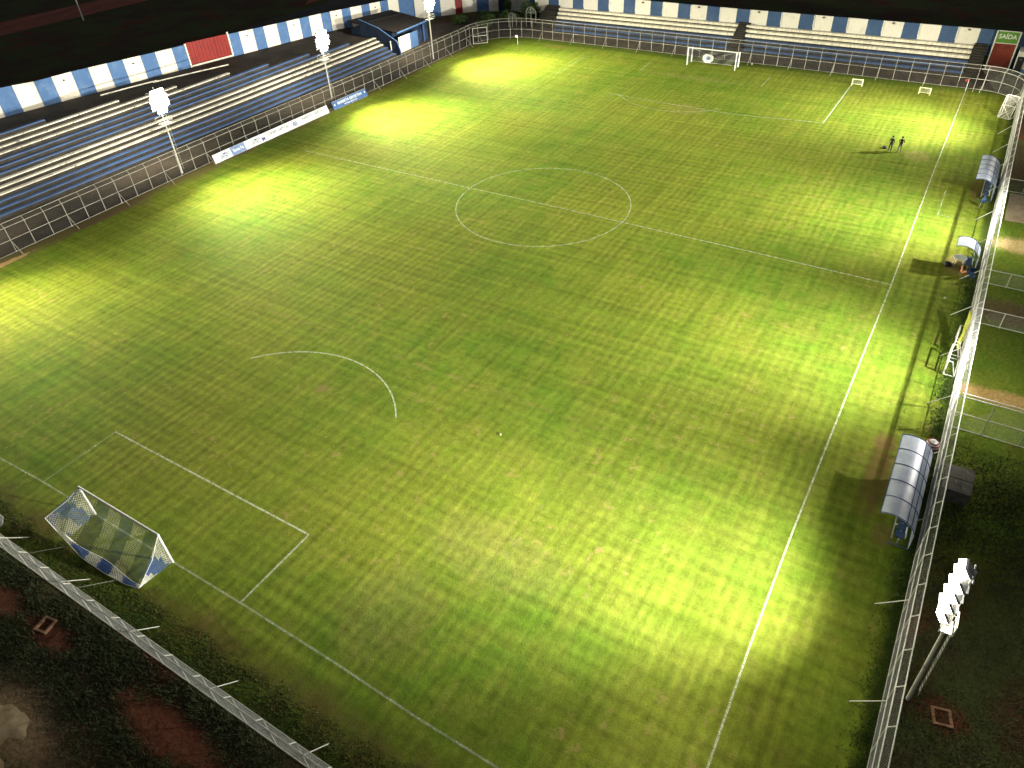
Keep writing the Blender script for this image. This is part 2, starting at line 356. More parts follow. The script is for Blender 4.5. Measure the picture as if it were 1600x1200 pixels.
# ------------------------------------------------------------------ line markings
def strip(m, pts, w, z=.009):
    pts = [Vector((a, b, 0)) for a, b in pts]; n = len(pts); vs = []
    for i, p in enumerate(pts):
        t = (pts[min(i + 1, n - 1)] - pts[max(0, i - 1)]).normalized(); a = Vector((-t.y, t.x, 0)) * w / 2
        vs += [(p.x + a.x, p.y + a.y, z), (p.x - a.x, p.y - a.y, z)]
    m.add(vs, [(2 * i, 2 * i + 1, 2 * i + 3, 2 * i + 2) for i in range(n - 1)])
def marking(name, lines, w, fade, z=.009, c=(.62, .66, .46)):
    m = MB()
    for l in lines: strip(m, l, w, z)
    return struct(m.build(name, line_mat(name + '_paint', fade, c)))
def seg(a, b, n=20): return [(a[0] + (b[0] - a[0]) * i / n, a[1] + (b[1] - a[1]) * i / n) for i in range(n + 1)]
marking('right_touchline', [[(-54.2, -33.9), (-45.6, -33.85), (-39, -33.66), (-30.5, -33.58), (-15.7, -33.63), (-.85, -33.72), (21.5, -33.6), (53.0, -33.62)]], .11, .34, c=(.58, .62, .40))
marking('left_touchline', [seg((-50.2, 34), (50, 33.6), 40)], .09, -.12)
marking('near_goal_line', [[(-50.3, 34), (-50.29, 14), (-50.12, 9.4), (-50.1, 0), (-50.05, -9.4), (-50.1, -16.2), (-50.25, -21.2), (-50.25, -33.9)]], .12, .18)
marking('far_goal_line', [seg((50.2, -33.6), (50.2, 33.6))], .11, -.12)
marking('halfway_line', [[(-.45, 33.8), (-.5, 8.8), (-.42, -1.6), (-.53, -9.2), (-.63, -22.2), (-.85, -33.7)]], .11, .30, c=(.62, .62, .40))
marking('centre_circle', [[(-.4 + 9.05 * math.cos(2 * math.pi * i / 96), 9.05 * math.sin(2 * math.pi * i / 96)) for i in range(97)]], .10, .28, .013)
marking('near_penalty_arc', [[(-39.5 + 9.05 * math.cos(a), -.05 + 9.05 * math.sin(a)) for a in [math.radians(-53.5 + 107 * i / 40) for i in range(41)]]], .11, .38)
marking('near_goal_area_line', [seg((-44.72, 9.25), (-44.72, -9.2)), seg((-44.72, -9.2), (-50.05, -9.2), 8)], .12, .36)
marking('faint_goal_area_line', [seg((-44.72, 9.25), (-50.1, 9.25), 8)], .11, .10)
marking('near_penalty_line', [seg((-33.75, -7.5), (-33.75, -20.16)), seg((-33.75, -20.16), (-50.1, -20.16)), seg((-33.75, 7.5), (-33.75, 20.16)), seg((-33.75, 20.16), (-50.1, 20.16))], .10, -.16)
marking('far_penalty_line', [seg((34.1, -20.0), (49.9, -20.0)), ], .12, .4, c=(.60, .76, .58))
marking('far_penalty_front_line', [seg((34.1, -20.0), (32.6, -8.8)), seg((32.6, -8.8), (33.7, 9))], .12, .22)
marking('far_left_penalty_line', [seg((49.6, 19.9), (38.6, 19.8))], .12, .1)
marking('far_penalty_arc', [[(39.5 - 9.15 * math.cos(a), 9.15 * math.sin(a)) for a in [math.radians(-50 + 104 * i / 30) for i in range(31)]]], .11, .16, .013)
marking('far_goal_area_line', [seg((49.4, -9.2), (44.7, -9.2), 8), seg((49.4, 9.1), (44.9, 9.0), 8)], .13, .2)
marking('far_goal_area_front_line', [seg((44.7, -9.2), (44.9, 9.0), 16)], .10, -.05)
marking('technical_area_line', [seg((14.2, -35.3), (20.2, -35.3), 8), seg((14.2, -35.3), (14.2, -37.9), 5)], .12, .05)

# ------------------------------------------------------------------ fences
def resample(line, step, phase=0.):
    pts = [Vector((a, b, 0)) for a, b in line]; L = [0]
    for i in range(1, len(pts)): L.append(L[-1] + (pts[i] - pts[i - 1]).length)
    out = []; s = phase
    while s <= L[-1] + 1e-6:
        for i in range(1, len(pts)):
            if s <= L[i] + 1e-6:
                f = (s - L[i - 1]) / (L[i] - L[i - 1]); p = pts[i - 1].lerp(pts[i], f); t = (pts[i] - pts[i - 1]).normalized(); break
        out.append((s, p, t)); s += step
    return out, L[-1]
def fence(name, label, line, step, phase, side, brace_every, brace_off, mat, wiremat, inward_side=1, pipe=.03, braces=True, tall=2.58, mesh_gap=.13, wire_r=.0032, railr=.026):
    # side: +1 if outside of the ground lies to the left of the walking direction
    root = thing(name, label, 'fence', (line[0][0], line[0][1], 0)); base = Vector((line[0][0], line[0][1], 0))
    posts, L = resample(line, step, phase)
    def outn(t): return Vector((-t.y, t.x, 0)) * side
    for i, (s, p, t) in enumerate(posts):
        o = outn(t); p = p - base; lean = random.uniform(-.012, .012)
        m = MB(); m.tube([p, p + Vector((lean, lean, tall)), p + Vector((lean, lean, tall)) + o * .30 + Vector((0, 0, .38))], pipe, 6)
        m.build('post', mat, root)
        if braces and (i - brace_off) % brace_every == 0:
            m = MB(); m.tube([p + Vector((0, 0, 1.32)), p - o * 1.3 - t * .02], pipe * .85, 6); m.build('brace', mat, root)
    fine, _ = resample(line, 1.0, 0)
    if L - fine[-1][0] > .05: fine.append((L, Vector((line[-1][0], line[-1][1], 0)), fine[-1][2]))
    for nm, z, off, r in (('bottom_rail', .06, 0, railr * .8), ('middle_rail', 1.32, 0, railr), ('top_rail', tall, .01, railr), ('outer_rail', tall + .38, .30, railr)):
        m = MB(); m.tube([p - base + outn(t) * off + Vector((0, 0, z)) for s, p, t in fine], r, 5); m.build(nm, mat, root)
    # chain link: real wires, both diagonals, plus the sloping strip up the arms
    m = MB()
    def P(s, z):
        s = max(0, min(L, s)); i = min(int(s), len(fine) - 2); a, b = fine[i], fine[i + 1]; f = (s - a[0]) / max(1e-6, b[0] - a[0])
        return a[1].lerp(b[1], f) - base + Vector((0, 0, z)), a[2].lerp(b[2], f)
    def P3(s, z):
        p, t = P(s, min(z, tall))
        if z > tall: o = outn(t); f = (z - tall) / .38; p = p + o * .30 * f + Vector((0, 0, z - tall))
        return p + outn(t) * .03
    n = int(L / mesh_gap)
    H = tall + .38
    for i in range(-int(H / mesh_gap), n):
        for d in (1, -1):
            s0 = i * mesh_gap; s1 = s0 + H
            if d == 1: a = [(s0 + h, h) for h in (0.05, tall, H)]
            else: a = [(s1 - h, h) for h in (0.05, tall, H)]
            # keep inside the panel
            a = [(s, h) for s, h in a if -.01 <= s <= L + .01]
            if len(a) < 2:
                continue
            m.tube([P3(s, h) for s, h in a], wire_r, 3, caps=False)
    m.build('chain_link_mesh', wiremat, root)
    return root
f_left = fence('pitch_fence', 'long chain link fence in front of the striped steps, beside the left touchline', LEFT_LINE, 2.02, 1.0, 1, 3, 2, M_fence_dull, M_wire, wire_r=.0016)
f_far_line = FAR_LEFT_ARC + FAR_LINE[1:]
f_far = fence('pitch_fence', 'chain link fence behind the far goal, curving round the far left corner', f_far_line, 1.99, .6, 1, 3, 1, M_fence_dull, M_wire, wire_r=.0016)
f_right = fence('pitch_fence', 'chain link fence behind the three arched dugouts along the right touchline', FAR_RIGHT_ARC + [(-60, -39.78)], 2.0, .8, 1, 3, 0, M_white_metal, M_galv, wire_r=.0036, mesh_gap=.11, pipe=.031, railr=.030)
f_near = fence('pitch_fence', 'chain link fence behind the near goal with blue and white net', NEAR_LINE, 2.02, .98, 1, 3, 1, M_fence_pipe, M_galv, wire_r=.003, mesh_gap=.11)

# gate standing in the far-left corner of the fence
def flat_gate(name, label, p0, p1, h, r, mat, cols=2, mid=True, cat='gate', group=None):
    root = thing(name, label, cat, (p0[0], p0[1], 0), group=group); d = Vector((p1[0] - p0[0], p1[1] - p0[1], 0))
    for i in range(cols + 1):
        q = d * i / cols; m = MB(); m.tube([q, q + Vector((0, 0, h))], r, 6); m.build('post', mat, root)
    for z in ([.08, h * .5, h] if mid else [.08, h]):
        m = MB(); m.tube([Vector((0, 0, z)), d + Vector((0, 0, z))], r, 6); m.build('rail', mat, root)
    return root
flat_gate('fence_gate', 'pale pedestrian gate leaf standing open at the far left corner of the fence', (47.6, 40.7), (49.2, 38.9), 2.5, .045, M_fence_pipe, 1)
# low and tall cross fences outside the right-hand fence
for xx, hh, lab in ((-17.25, 2.6, 'tall three-rail cross fence meeting the right fence beside the concrete tank'), (-3.7, 1.32, 'low two-rail cross fence between the grass and the dirt path on the right'),
                    (2.75, 1.3, 'low two-rail cross fence on dark grass outside the right fence opposite the small dugout'), (22.4, 1.35, 'low two-rail cross fence at the far end of the pale concrete yard')):
    root = thing('cross_fence', lab, 'fence', (xx, -39.95, 0), group='fences crossing the strip outside the right fence')
    y0 = 0.0; zs = (.08, hh * .5, hh) if hh > 2 else (.08, hh)
    for z in zs:
        m = MB(); m.tube([(0, y0, z), (0, -16, z)], .035, 6); m.build('rail', M_white_metal, root)
    if hh > 2:
        m = MB(); m.tube([(.22, y0, hh + .1), (.22, -16, hh + .1)], .035, 6); m.build('rail', M_white_metal, root)
    yy = -1.9
    while yy > -16:
        m = MB(); m.tube([(0, yy, 0), (0, yy, hh)], .035, 6); m.build('post', M_white_metal if hh < 2 else M_galv, root); yy -= 2.1
    m = MB(); g = .12; n = int(16 / g)
    for i in range(n):
        for d in (1, -1):
            a0 = -i * g; b0 = a0 - hh * d
            if -16 <= b0 <= 0: m.tube([(.03, a0, .06), (.03, b0, hh)], .0034, 3, caps=False)
    m.build('chain_link_mesh', M_galv, root)

# ------------------------------------------------------------------ left stand
XB = [-60, -45, -29, -10, 6.6, 22, 36.9]
YB = [52.3, 51.7, 50.95, 50.1, 49.55, 49.35, 49.3]
def Yf(x): return interp(x, XB, YB) - .30
RD, RH, R0 = .74, .42, .40
ends = {1: 36.9, 2: 36.9, 3: 36.9, 4: 36.6, 5: 36.6, 6: 36.7, 7: 31.1, 8: 22.9, 9: 15.3, 10: 8.8, 11: .6, 12: -7.4, 13: -16.6}
lstand = thing('spectator_stand', 'long stepped stand with painted blue and white rows behind the left fence', 'stand', (-60, 50, 0))
def swept(m, x0, x1, y0, y1, z0, z1, yf):
    xs = [x0] + [x for x in XB if x0 < x < x1] + [x1]; n = len(xs); vs = []
    for x in xs:
        y = yf(x); vs += [(x + 60, y + y0 - 50, z0), (x + 60, y + y1 - 50, z0), (x + 60, y + y1 - 50, z1), (x + 60, y + y0 - 50, z1)]
    fs = [(0, 1, 2, 3), tuple(4 * (n - 1) + i for i in (3, 2, 1, 0))]
    for i in range(n - 1):
        for k2 in range(4):
            k3 = (k2 + 1) % 4; fs.append((4 * i + k2, 4 * (i + 1) + k2, 4 * (i + 1) + k3, 4 * i + k3))
    m.add(vs, fs)
m = MB()
for k in range(1, 14):
    swept(m, -60, ends[k] + (.25 if k < 7 else 0), RD * (k - 1), RD * k, -.2, R0 + RH * (k - 1), Yf)
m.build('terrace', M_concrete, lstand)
for k in range(1, 14):
    w = k in (4, 5, 6, 10, 11, 12)
    m = MB(); swept(m, -60, ends[k] - .05, RD * (k - 1) - .03, RD * (k - 1) + .52, R0 + RH * (k - 1) - .09, R0 + RH * (k - 1) + .035, Yf)
    m.build('painted_bench_row', M_row_white if w else M_row_blue, lstand)
# end wall of the stand
m = MB(); ew = [(-.9, -.1), (-.9, .75), (-.35, 2.2), (3.2, 3.9), (7.3, 4.9), (7.3, -.1)]
vs = [(97.05, Yf(36.9) - 50 + a, b) for a, b in ew] + [(97.27, Yf(36.9) - 50 + a, b) for a, b in ew]; n = len(ew)
m.add(vs, [tuple(range(n)), tuple(range(2 * n - 1, n - 1, -1))] + [(i, n + i, n + (i + 1) % n, (i + 1) % n) for i in range(n)])
m.build('end_wall', M_blue_dark, lstand)
m = MB()
for (a, b), (c, d) in zip(ew[:-2], ew[1:-1]): m.tube([(97.16, Yf(36.9) - 50 + a, b + .03), (97.16, Yf(36.9) - 50 + c, d + .03)], .09, 4)
m.build('wall_coping', M_blue_wall, lstand)
# ------------------------------------------------------------------ earth bank and striped wall behind the stand
WP0 = Vector((-15.5, 68.7)); WD = Vector((74.1, -7.3)).normalized()
def wall_y(x): return WP0.y + (x - WP0.x) * WD.y / WD.x
def wall_top(s): return interp(s, [-50, 0, 4, 9, 21, 33, 38.6, 51.7, 66.8, 74], [9.4, 7.60, 7.25, 7.19, 6.70, 6.35, 6.06, 5.48, 4.59, 4.1])
def wall_base(s): return interp(s, [-50, 0, 20, 38, 55, 74], [5.6, 4.25, 3.65, 2.95, 2.36, .7])
XS = sorted(set([-62 + 3 * i for i in range(40)] + [e + d for e in list(ends.values())[6:] for d in (-.02, .02)]))
def last_row(x):
    r = 6
    for k in range(7, 14):
        if x < ends[k]: r = k
    return r
m = MB(); vs = []; fs = []; NY = 7
for x in XS:
    s = (x - WP0.x) / WD.x; wb = wall_base(s) if x < 58.6 else .05; wy = wall_y(x) if x < 58.6 else 61.4
    if x < 36.9: r = last_row(x); yb = Yf(x) + RD * r - .01; zb = R0 + RH * (r - 1) - .06
    elif x < 37.3: yb = Yf(x) + RD * 6; zb = 2.3
    else: yb = 60.5 if x < 50 else 58; zb = .02
    if x > 37.3 and yb > wy - .6: yb = wy - .6
    for j in range(NY + 1):
        f = j / NY; z = zb + (wb - zb) * f + (0 if j in (0, NY) else random.uniform(-.06, .06)); vs.append((x, yb + (wy + .05 - yb) * f, z))
for i in range(len(XS) - 1):
    for j in range(NY): a = i * (NY + 1) + j; fs.append((a, a + NY + 1, a + NY + 2, a + 1))
m.add(vs, fs); struct(m.build('earth_bank', M_embank))
m = MB(); vs = []
for x0, y0, x1, y1, z in ((-7, 62.4, .4, 60.6, 4.95), (-.1, 60.75, 10.0, 57.2, 4.85)):
    m.tube([(x0, y0, z), ((x0 + x1) / 2, (y0 + y1) / 2, z + .02), (x1, y1, z)], .075, 4)
tag(m.build('bank_kerb', M_row_white), 'thin white painted kerb on the dark earth bank between the top rows and the striped wall', 'kerb')

def wall_panel(m, a, b, za0, za1, zb0, zb1, th, mi):
    a, b = Vector(a), Vector(b); t = (b - a).normalized(); nrm = Vector((-t.y, t.x)) * th
    vs = []
    for p, z0, z1 in ((a, za0, za1), (b, zb0, zb1)):
        for q in (p, p + nrm):
            vs += [(q.x, q.y, z0), (q.x, q.y, z1)]
    m.add(vs, [(0, 1, 5, 4), (2, 6, 7, 3), (1, 3, 7, 5), (0, 4, 6, 2), (0, 2, 3, 1), (4, 5, 7, 6)], mi)
lw = thing('striped_wall', 'blue and white striped perimeter wall with a red gate, along the top of the left bank', 'wall', (WP0.x, WP0.y, 0))
edges = []; s = 1.4 - 4.93 * 11
while s < 22: edges.append((s, 'w')); edges.append((s + 2.55, 'b')); s += 4.93
edges = [e for e in edges if e[0] < 24.0]; edges[-1:] = [e for e in edges[-1:]]
edges = [(a, c) for a, c in edges if a < 25] + [(25.9, 'gate'), (33.2, 'b')]
s = 35.38
while s < 72: edges.append((s, 'w')); edges.append((s + 2.52, 'b')); s += 4.62
edges.append((74.3, 'end'))
m = MB(); caps = MB(); badges = []
for (a, c), (b, _) in zip(edges[:-1], edges[1:]):
    if c == 'gate': continue
    pa, pb = WD * a, WD * b
    wall_panel(m, pa, pb, wall_base(a) - 1.5, wall_top(a), wall_base(b) - 1.5, wall_top(b), .18, 0 if c == 'w' else 1)
    caps.tube([(pa.x, pa.y - .02, wall_base(a)), (pa.x, pa.y - .02, wall_top(a) + .03)], .055, 4)
    if c == 'w': badges.append(((pa + pb) / 2, wall_top((a + b) / 2)))
m.build('wall_panels', [M_white_wall, M_blue_wall], lw)
caps.build('wall_pilasters', M_white_wall, lw)
for i, (p, z) in enumerate(badges):
    if i % 2: continue
    mm = MB(); mm.box((p.x, p.y - .03, z - .75), (.26, .05, .18), math.atan2(WD.y, WD.x)); mm.tube([(p.x - .1, p.y - .06, z - .66), (p.x + .12, p.y - .06, z - .84)], .05, 4); mm.build('lamp_bracket', M_rust, lw)
g0, g1 = 25.9, 33.2
m = MB(); wall_panel(m, WD * g0, WD * g1, 3.75, 6.75, 3.45, 6.42, .08, 0)
gate = m.build('gate', M_red_paint, lw)
m = MB()
for a in (g0, g1, (g0 + g1) / 2 + 40): pass
for a in (g0 - .05, g1 + .05): m.box((WD.x * a, WD.y * a - .05, 5.0), (.22, .22, 3.4))
m.build('gate_post', M_white_wall, lw)
m = MB()
for i in range(1, 12):
    a = g0 + (g1 - g0) * i / 12; z0 = 3.75 - .3 * i / 12; m.tube([(WD.x * a, WD.y * a - .02, z0 + .05), (WD.x * a, WD.y * a - .02, z0 + 2.95)], .02, 4)
m.build('gate_rib', M_red_paint, lw)
m = MB(); m.tube([(WD.x * g0, WD.y * g0 - .25, 3.6), (WD.x * g1, WD.y * g1 - .25, 3.35)], .12, 4); m.build('gate_sill', M_white_wall, lw)
# corner wall (far left)
cw = thing('corner_wall', 'low striped blue, white and red wall behind the bushes at the far left corner', 'wall', (58.6, 61.4, 0))
cpts = [(58.6, 61.4), (60.6, 59.3), (62.0, 57.8), (63.4, 56.5), (64.3, 56.0), (65.6, 55.2), (67.6, 53.2), (68.4, 50.9), (69.2, 49.2), (70, 47.2), (70.4, 45.9), (69, 42), (66.5, 38), (65.1, 34.5)]
ccol = [0, 1, 0, 0, 2, 0, 1, 0, 3, 0, 0, 1, 0]
m = MB()
for i in range(len(cpts) - 1):
    a = Vector(cpts[i]) - Vector(cpts[0]); b = Vector(cpts[i + 1]) - Vector(cpts[0]); ha = 3.6 if i < 3 else 3.3
    if i > 9: ha = 4.2
    wall_panel(m, a, b, -.1, ha, -.1, ha, .2, ccol[i])
m.build('wall_panels', [M_white_wall, M_blue_wall, M_red_paint, M_blue_dark], cw)

# ------------------------------------------------------------------ far stand
fs_ = thing('spectator_stand', 'stepped stand with three broad white rows above blue rows behind the far goal', 'stand', (60, 0, 0))
FX0 = 59.7; FD = .87; FH = .46
def sect(x, y0, y1, z0, z1, d, m): m.box((x + d / 2 - 60, (y0 + y1) / 2, (z0 + z1) / 2), (d, abs(y1 - y0), z1 - z0))
m = MB()
for k in range(1, 7): sect(FX0 + FD * (k - 1), 36.0, -34.4, -.2, .42 + FH * (k - 1), FD if k < 6 else 1.6, m)
m.build('terrace', M_concrete, fs_)
spans = [(32.6, .75), (-1.15, -32.6)]
for k in range(1, 7):
    for (a, b) in spans:
        ex = .25 * (k - 4)
        m = MB(); sect(FX0 + FD * (k - 1) - .03, a + ex, b if b > 0 else b, .42 + FH * (k - 1) - (.30 if k > 3 else .2), .42 + FH * (k - 1) + .04, .74 if k > 3 else .6, m)
        m.build('painted_bench_row', M_row_cream if k > 3 else M_row_blue, fs_)
def steps(root, y0, y1, nm):
    m = MB()
    for k in range(12): sect(FX0 + FD * .5 * k - .02, y0, y1, 0, .44 + FH * .5 * k + .01, FD * .5 + .02, m)
    m.build(nm, M_concrete, root)
steps(fs_, .7, -1.1, 'stair_flight'); steps(fs_, 35.9, 33.3, 'stair_flight'); steps(fs_, -32.7, -34.3, 'stair_flight')
# far striped wall
fw = thing('striped_wall', 'blue and cream striped wall topping the stand behind the far goal', 'wall', (65, 33, 0))
m = MB(); caps = MB(); y = 33 + .57; sgn = -1; k = 0; cuts = []
y = 38.4; cuts = []
s = -5.45
while s < 67.5: cuts.append((s, 0)); cuts.append((s + 2.72, 1)); s += 4.895
cuts = [c for c in cuts if c[0] < 67.4]; cuts.append((67.95, None))
cuts += [(70.75, 1), (74, 0), (78, 1), (82, None)]
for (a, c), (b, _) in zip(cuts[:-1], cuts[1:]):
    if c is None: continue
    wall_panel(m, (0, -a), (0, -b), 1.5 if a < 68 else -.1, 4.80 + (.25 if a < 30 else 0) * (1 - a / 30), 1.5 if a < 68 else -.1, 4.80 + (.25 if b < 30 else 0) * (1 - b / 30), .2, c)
    if c == 0:
        caps.tube([(-.03, -a, 3.1), (-.03, -a, 4.84)], .07, 4)
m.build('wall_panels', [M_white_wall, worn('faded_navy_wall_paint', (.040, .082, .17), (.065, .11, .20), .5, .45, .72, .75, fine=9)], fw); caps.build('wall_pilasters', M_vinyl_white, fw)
for i, (a, c) in enumerate(cuts):
    if c == 0 and i % 4 == 0 and a > 0:
        mm = MB(); mm.box((-.05, -a - 1.35, 4.55), (.06, .36, .16)); mm.box((-.08, -a - 1.35, 4.68), (.05, .14, .10)); mm.build('lamp_bracket', M_rust, fw)
# end fillers + side
m = MB(); m.box((3.0 - 0, 3.4, 1.2), (10, .2, 2.6)); 
# SAIDA exit portal
ex = thing('exit_portal', 'dark red doorway under a green exit sign at the right end of the far stand', 'exit gate', (64.0, -36.3, 0))
m = MB(); m.box((.25, 0, 1.75), (.12, 2.55, 3.5)); m.build('red_door', worn('dull_red_door', (.20, .03, .015), (.10, .02, .012), .8, .4, .65, .7), ex)
for yy in (1.38, -1.38):
    m = MB(); m.box((0, yy, 2.5), (.16, .16, 5.0)); m.build('door_post', M_white_metal, ex)
m = MB(); m.box((.02, 0, 4.22), (.10, 2.58, 1.42)); sg = m.build('exit_sign', M_green_sign, ex)
for z in (4.98, 3.46):
    m = MB(); m.box((.02, 0, z), (.13, 2.62, .09)); m.build('sign_frame', M_white_metal, ex)
def text(body, size, mat, name, parent, M, depth=.006, spacing=1.0):
    c = bpy.data.curves.new(name, 'FONT'); c.body = body; c.size = size; c.align_x = 'CENTER'; c.align_y = 'CENTER'; c.extrude = depth; c.space_character = spacing; c.offset = .006 * size
    o = bpy.data.objects.new(name, c); COL.objects.link(o)
    dg = bpy.context.evaluated_depsgraph_get(); me = bpy.data.meshes.new_from_object(o.evaluated_get(dg)); bpy.data.objects.remove(o)
    me.materials.clear(); me.materials.append(mat); me.transform(M)
    r = bpy.data.objects.new(name, me); COL.objects.link(r)
    if parent is not None: r.parent = parent
    return r
def face(px, nx, ux):   # matrix: text plane with normal nx, right vector ux
    n = Vector(nx).normalized(); u = Vector(ux).normalized(); v = n.cross(u); M = Matrix((u, v, n)).transposed().to_4x4(); M.translation = Vector(px); return M
text('SAÍDA', .78, M_sign_white, 'lettering', ex, face((-.045, 0, 4.28), (-1, 0, 0), (0, -1, 0)))
# toilet block / kiosk right of the exit
kb = thing('ticket_booth', 'white and blue painted booth with a dark doorway right of the exit portal', 'booth', (62.5, -41.2, 0))
m = MB(); m.box((1.5, 0, 1.9), (3, 6.0, 2.2), mi=0); m.box((1.5, 0, .4), (3.02, 6.02, .8), mi=1); m.build('wall', [M_white_wall, M_blue_wall], kb)
m = MB(); m.box((-.03, 2.5, 1.2), (.08, .8, 2.3)); m.build('doorway', M_black, kb)
m = MB(); m.box((-.06, 2.5, 2.0), (.05, .25, .2)); m.build('door_window', M_sign_grey, kb)

# ------------------------------------------------------------------ kiosk building beside the left stand
kd = thing('kiosk_building', 'small flat roofed blue and white kiosk between the left stand and the corner', 'kiosk', (38.0, 49.6, 0))
m = MB(); m.box((5.2, 5.4, 1.55), (9.6, 8.8, 3.1)); m.build('wall', M_blue_dark, kd)
m = MB(); m.add([(.0, -.4, 3.2), (8.6, -.2, 3.25), (11.0, 9.6, 3.6), (.1, 10.4, 4.1), (.0, -.4, 3.32), (8.6, -.2, 3.37), (11, 9.6, 3.72), (.1, 10.4, 4.22)], [(0, 3, 2, 1), (4, 5, 6, 7), (0, 1, 5, 4), (1, 2, 6, 5), (2, 3, 7, 6), (3, 0, 4, 7)]); m.build('roof', M_dark_wood, kd)
m = MB(); m.tube([(-.1, -.5, 3.2), (8.7, -.3, 3.25)], .13, 4); m.build('fascia', M_blue_wall, kd)
m = MB(); m.box((2.0, -.15, 1.2), (3.0, .1, 2.4)); m.build('white_panel', M_white_wall, kd)
m = MB(); m.box((4.6, -.15, 1.2), (2.1, .1, 2.4)); m.build('blue_panel', M_blue_wall, kd)
m = MB(); m.box((-.7, .3, 1.1), (.9, .1, 2.2)); m.build('side_panel', M_white_wall, kd)
m = MB(); m.box((7.6, .05, 1.5), (.12, .12, 3.0)); m.box((8.4, .6, 1.5), (.35, .12, 3.0)); m.build('porch_post', M_vinyl_blue, kd)
m = MB(); m.tube([(1.2, 6.5, 4.05), (9.5, 6.0, 3.65)], .1, 4); m.build('roof_ridge', M_black, kd)

# ------------------------------------------------------------------ floodlight masts
def lamp_box(m, lens, c, yaw, tilt, w=.54, h=.56, d=.10):
    R = Matrix.Rotation(yaw, 3, 'Z') @ Matrix.Rotation(tilt, 3, 'X')
    m.box(c, (w, d, h), M=R)
    f = R @ Vector((0, -d / 2 - .135, 0)); lens.box(Vector(c) + f, (w * .98, .26, h * .98), M=R)
def mast(x, y, side, label):
    s = 1 if side == 'L' else -1           # outward direction in y
    r = thing('floodlight_mast', label, 'floodlight', (x, y, 0), group='floodlight masts around the pitch')
    top = 9.9 if side == 'L' else 9.6
    m = MB(); m.tube([(0, 0, 0), (0, 0, 5.5), (0, 0, top)], .095, 8, r2=.055); m.build('pole', M_fence_pipe, r)
    q = .75 if side == 'L' else .42
    m = MB(); m.box((0, .0, 5.95), (q * 1.75, q, .05))
    for a, b in ((-q, -q * .6), (q, -q * .6), (-q, q * .6), (q, q * .6)): m.tube([(a, b, 5.95), (a, b, 6.6)], .02, 4)
    for z in (6.25, 6.6): m.tube([(-q, -q * .6, z), (q, -q * .6, z), (q, q * .6, z), (-q, q * .6, z), (-q, -q * .6, z)], .018, 4)
    m.build('platform', M_fence_pipe, r)
    m = MB()
    for a in (-.16, .16): m.tube([(a + .45, .35 * s, .2), (a + .45, .35 * s, 5.9)], .018, 4)
    for i in range(16): m.tube([(.29, .35 * s, .5 + .34 * i), (.61, .35 * s, .5 + .34 * i)], .014, 4)
    m.build('ladder', M_galv, r)
    for z in (7.5, 8.15, 8.8, 9.45):
        m = MB(); m.tube([(-1.05 if side == 'L' else -.5, 0, z), (1.05 if side == 'L' else .5, 0, z)], .04, 6); m.build('crossarm', M_galv, r)
    yaw = 0 if side == 'L' else math.pi
    rows = ((7.5, (-.28, .28)), (8.15, (-.84, -.28, .28, .84)), (8.8, (-.84, -.28, .28, .84)), (9.45, (-.56, 0, .56))) if side == 'L' else ((7.1, (-.28, .28)), (7.75, (-.28, .28)), (8.4, (-.28, .28)), (9.05, (-.28, .28)), (9.65, (0,)))
    for z, xs in rows:
        for xx in xs:
            m = MB(); lens = MB(); lamp_box(m, lens, (xx, -.22 * s, z - .02), yaw - xx * .3 * (1 if side == 'L' else -1), math.radians(30))
            hb = m.build('lamp_housing', M_galv, r); lens.build('lens', M_lamp, hb)
    return r
labs = ['floodlight mast at the near end of the left fence, outside the picture', 'lit floodlight mast in front of the left stand, nearer the near goal', 'lit floodlight mast behind the small blue banner', 'lit floodlight mast beside the kiosk at the far left',
        'lit floodlight mast leaning over the right fence near the bottom right corner', 'floodlight mast outside the right fence opposite the near half', 'floodlight mast outside the right fence by the concrete yard', 'floodlight mast outside the far right corner']
for i_, ((px, py, sd), lb) in enumerate(zip(POLES, labs)):
    r_ = mast(px, py, sd, lb)
    if i_ == 4: r_.rotation_euler = (math.radians(-1.5), 0, 0)
# thin unlit pole on the road beyond the wall
m = MB(); m.tube([(0, 0, 0), (0, 0, 9)], .16, 8, r2=.09); o = m.build('street_pole', M_white_metal, loc=(32.4, 128.5, 0)); tag(o, 'bare white pole standing in the dark beside the red dirt road, beyond the left wall', 'pole')

# ------------------------------------------------------------------ goals
def strand_patch(m, P, nu, nv, r, colour_of, mats=2, rb=1.0):
    for d in (1, -1):
        for i in range(-nv, nu):
            run = []
            for j in range(nv + 1):
                ii = i + j if d == 1 else i + nv - j
                if 0 <= ii <= nu: run.append((ii, j))
            for a, b in zip(run[:-1], run[1:]):
                ci = colour_of((a[0] + b[0]) / 2 / nu, (a[1] + b[1]) / 2 / nv)
                m.add(*seg_tube(P(a[0] / nu, a[1] / nv), P(b[0] / nu, b[1] / nv), r * (rb if ci else 1)), mi=ci)
def seg_tube(a, b, r):
    a, b = Vector(a), Vector(b); t = (b - a)
    if t.length < 1e-6: t = Vector((0, 0, 1))
    t.normalize(); up = Vector((0, 0, 1)) if abs(t.z) < .9 else Vector((1, 0, 0)); u = t.cross(up).normalized(); w = t.cross(u)
    vs = [p + u * r * math.cos(k) + w * r * math.sin(k) for p in (a, b) for k in (0, 2.094, 4.189)]
    return vs, [(0, 1, 4, 3), (1, 2, 5, 4), (2, 0, 3, 5)]
M_net_white = NT('white_net_cord').done((.80, .78, .70), .7)
M_net_blue = NT('blue_net_cord').done((.05, .10, .28), .7)
M_net_dark = NT('dark_net_cord').done((.07, .07, .075), .7)
M_net_pale = NT('pale_net_cord').done((.30, .30, .28), .7)
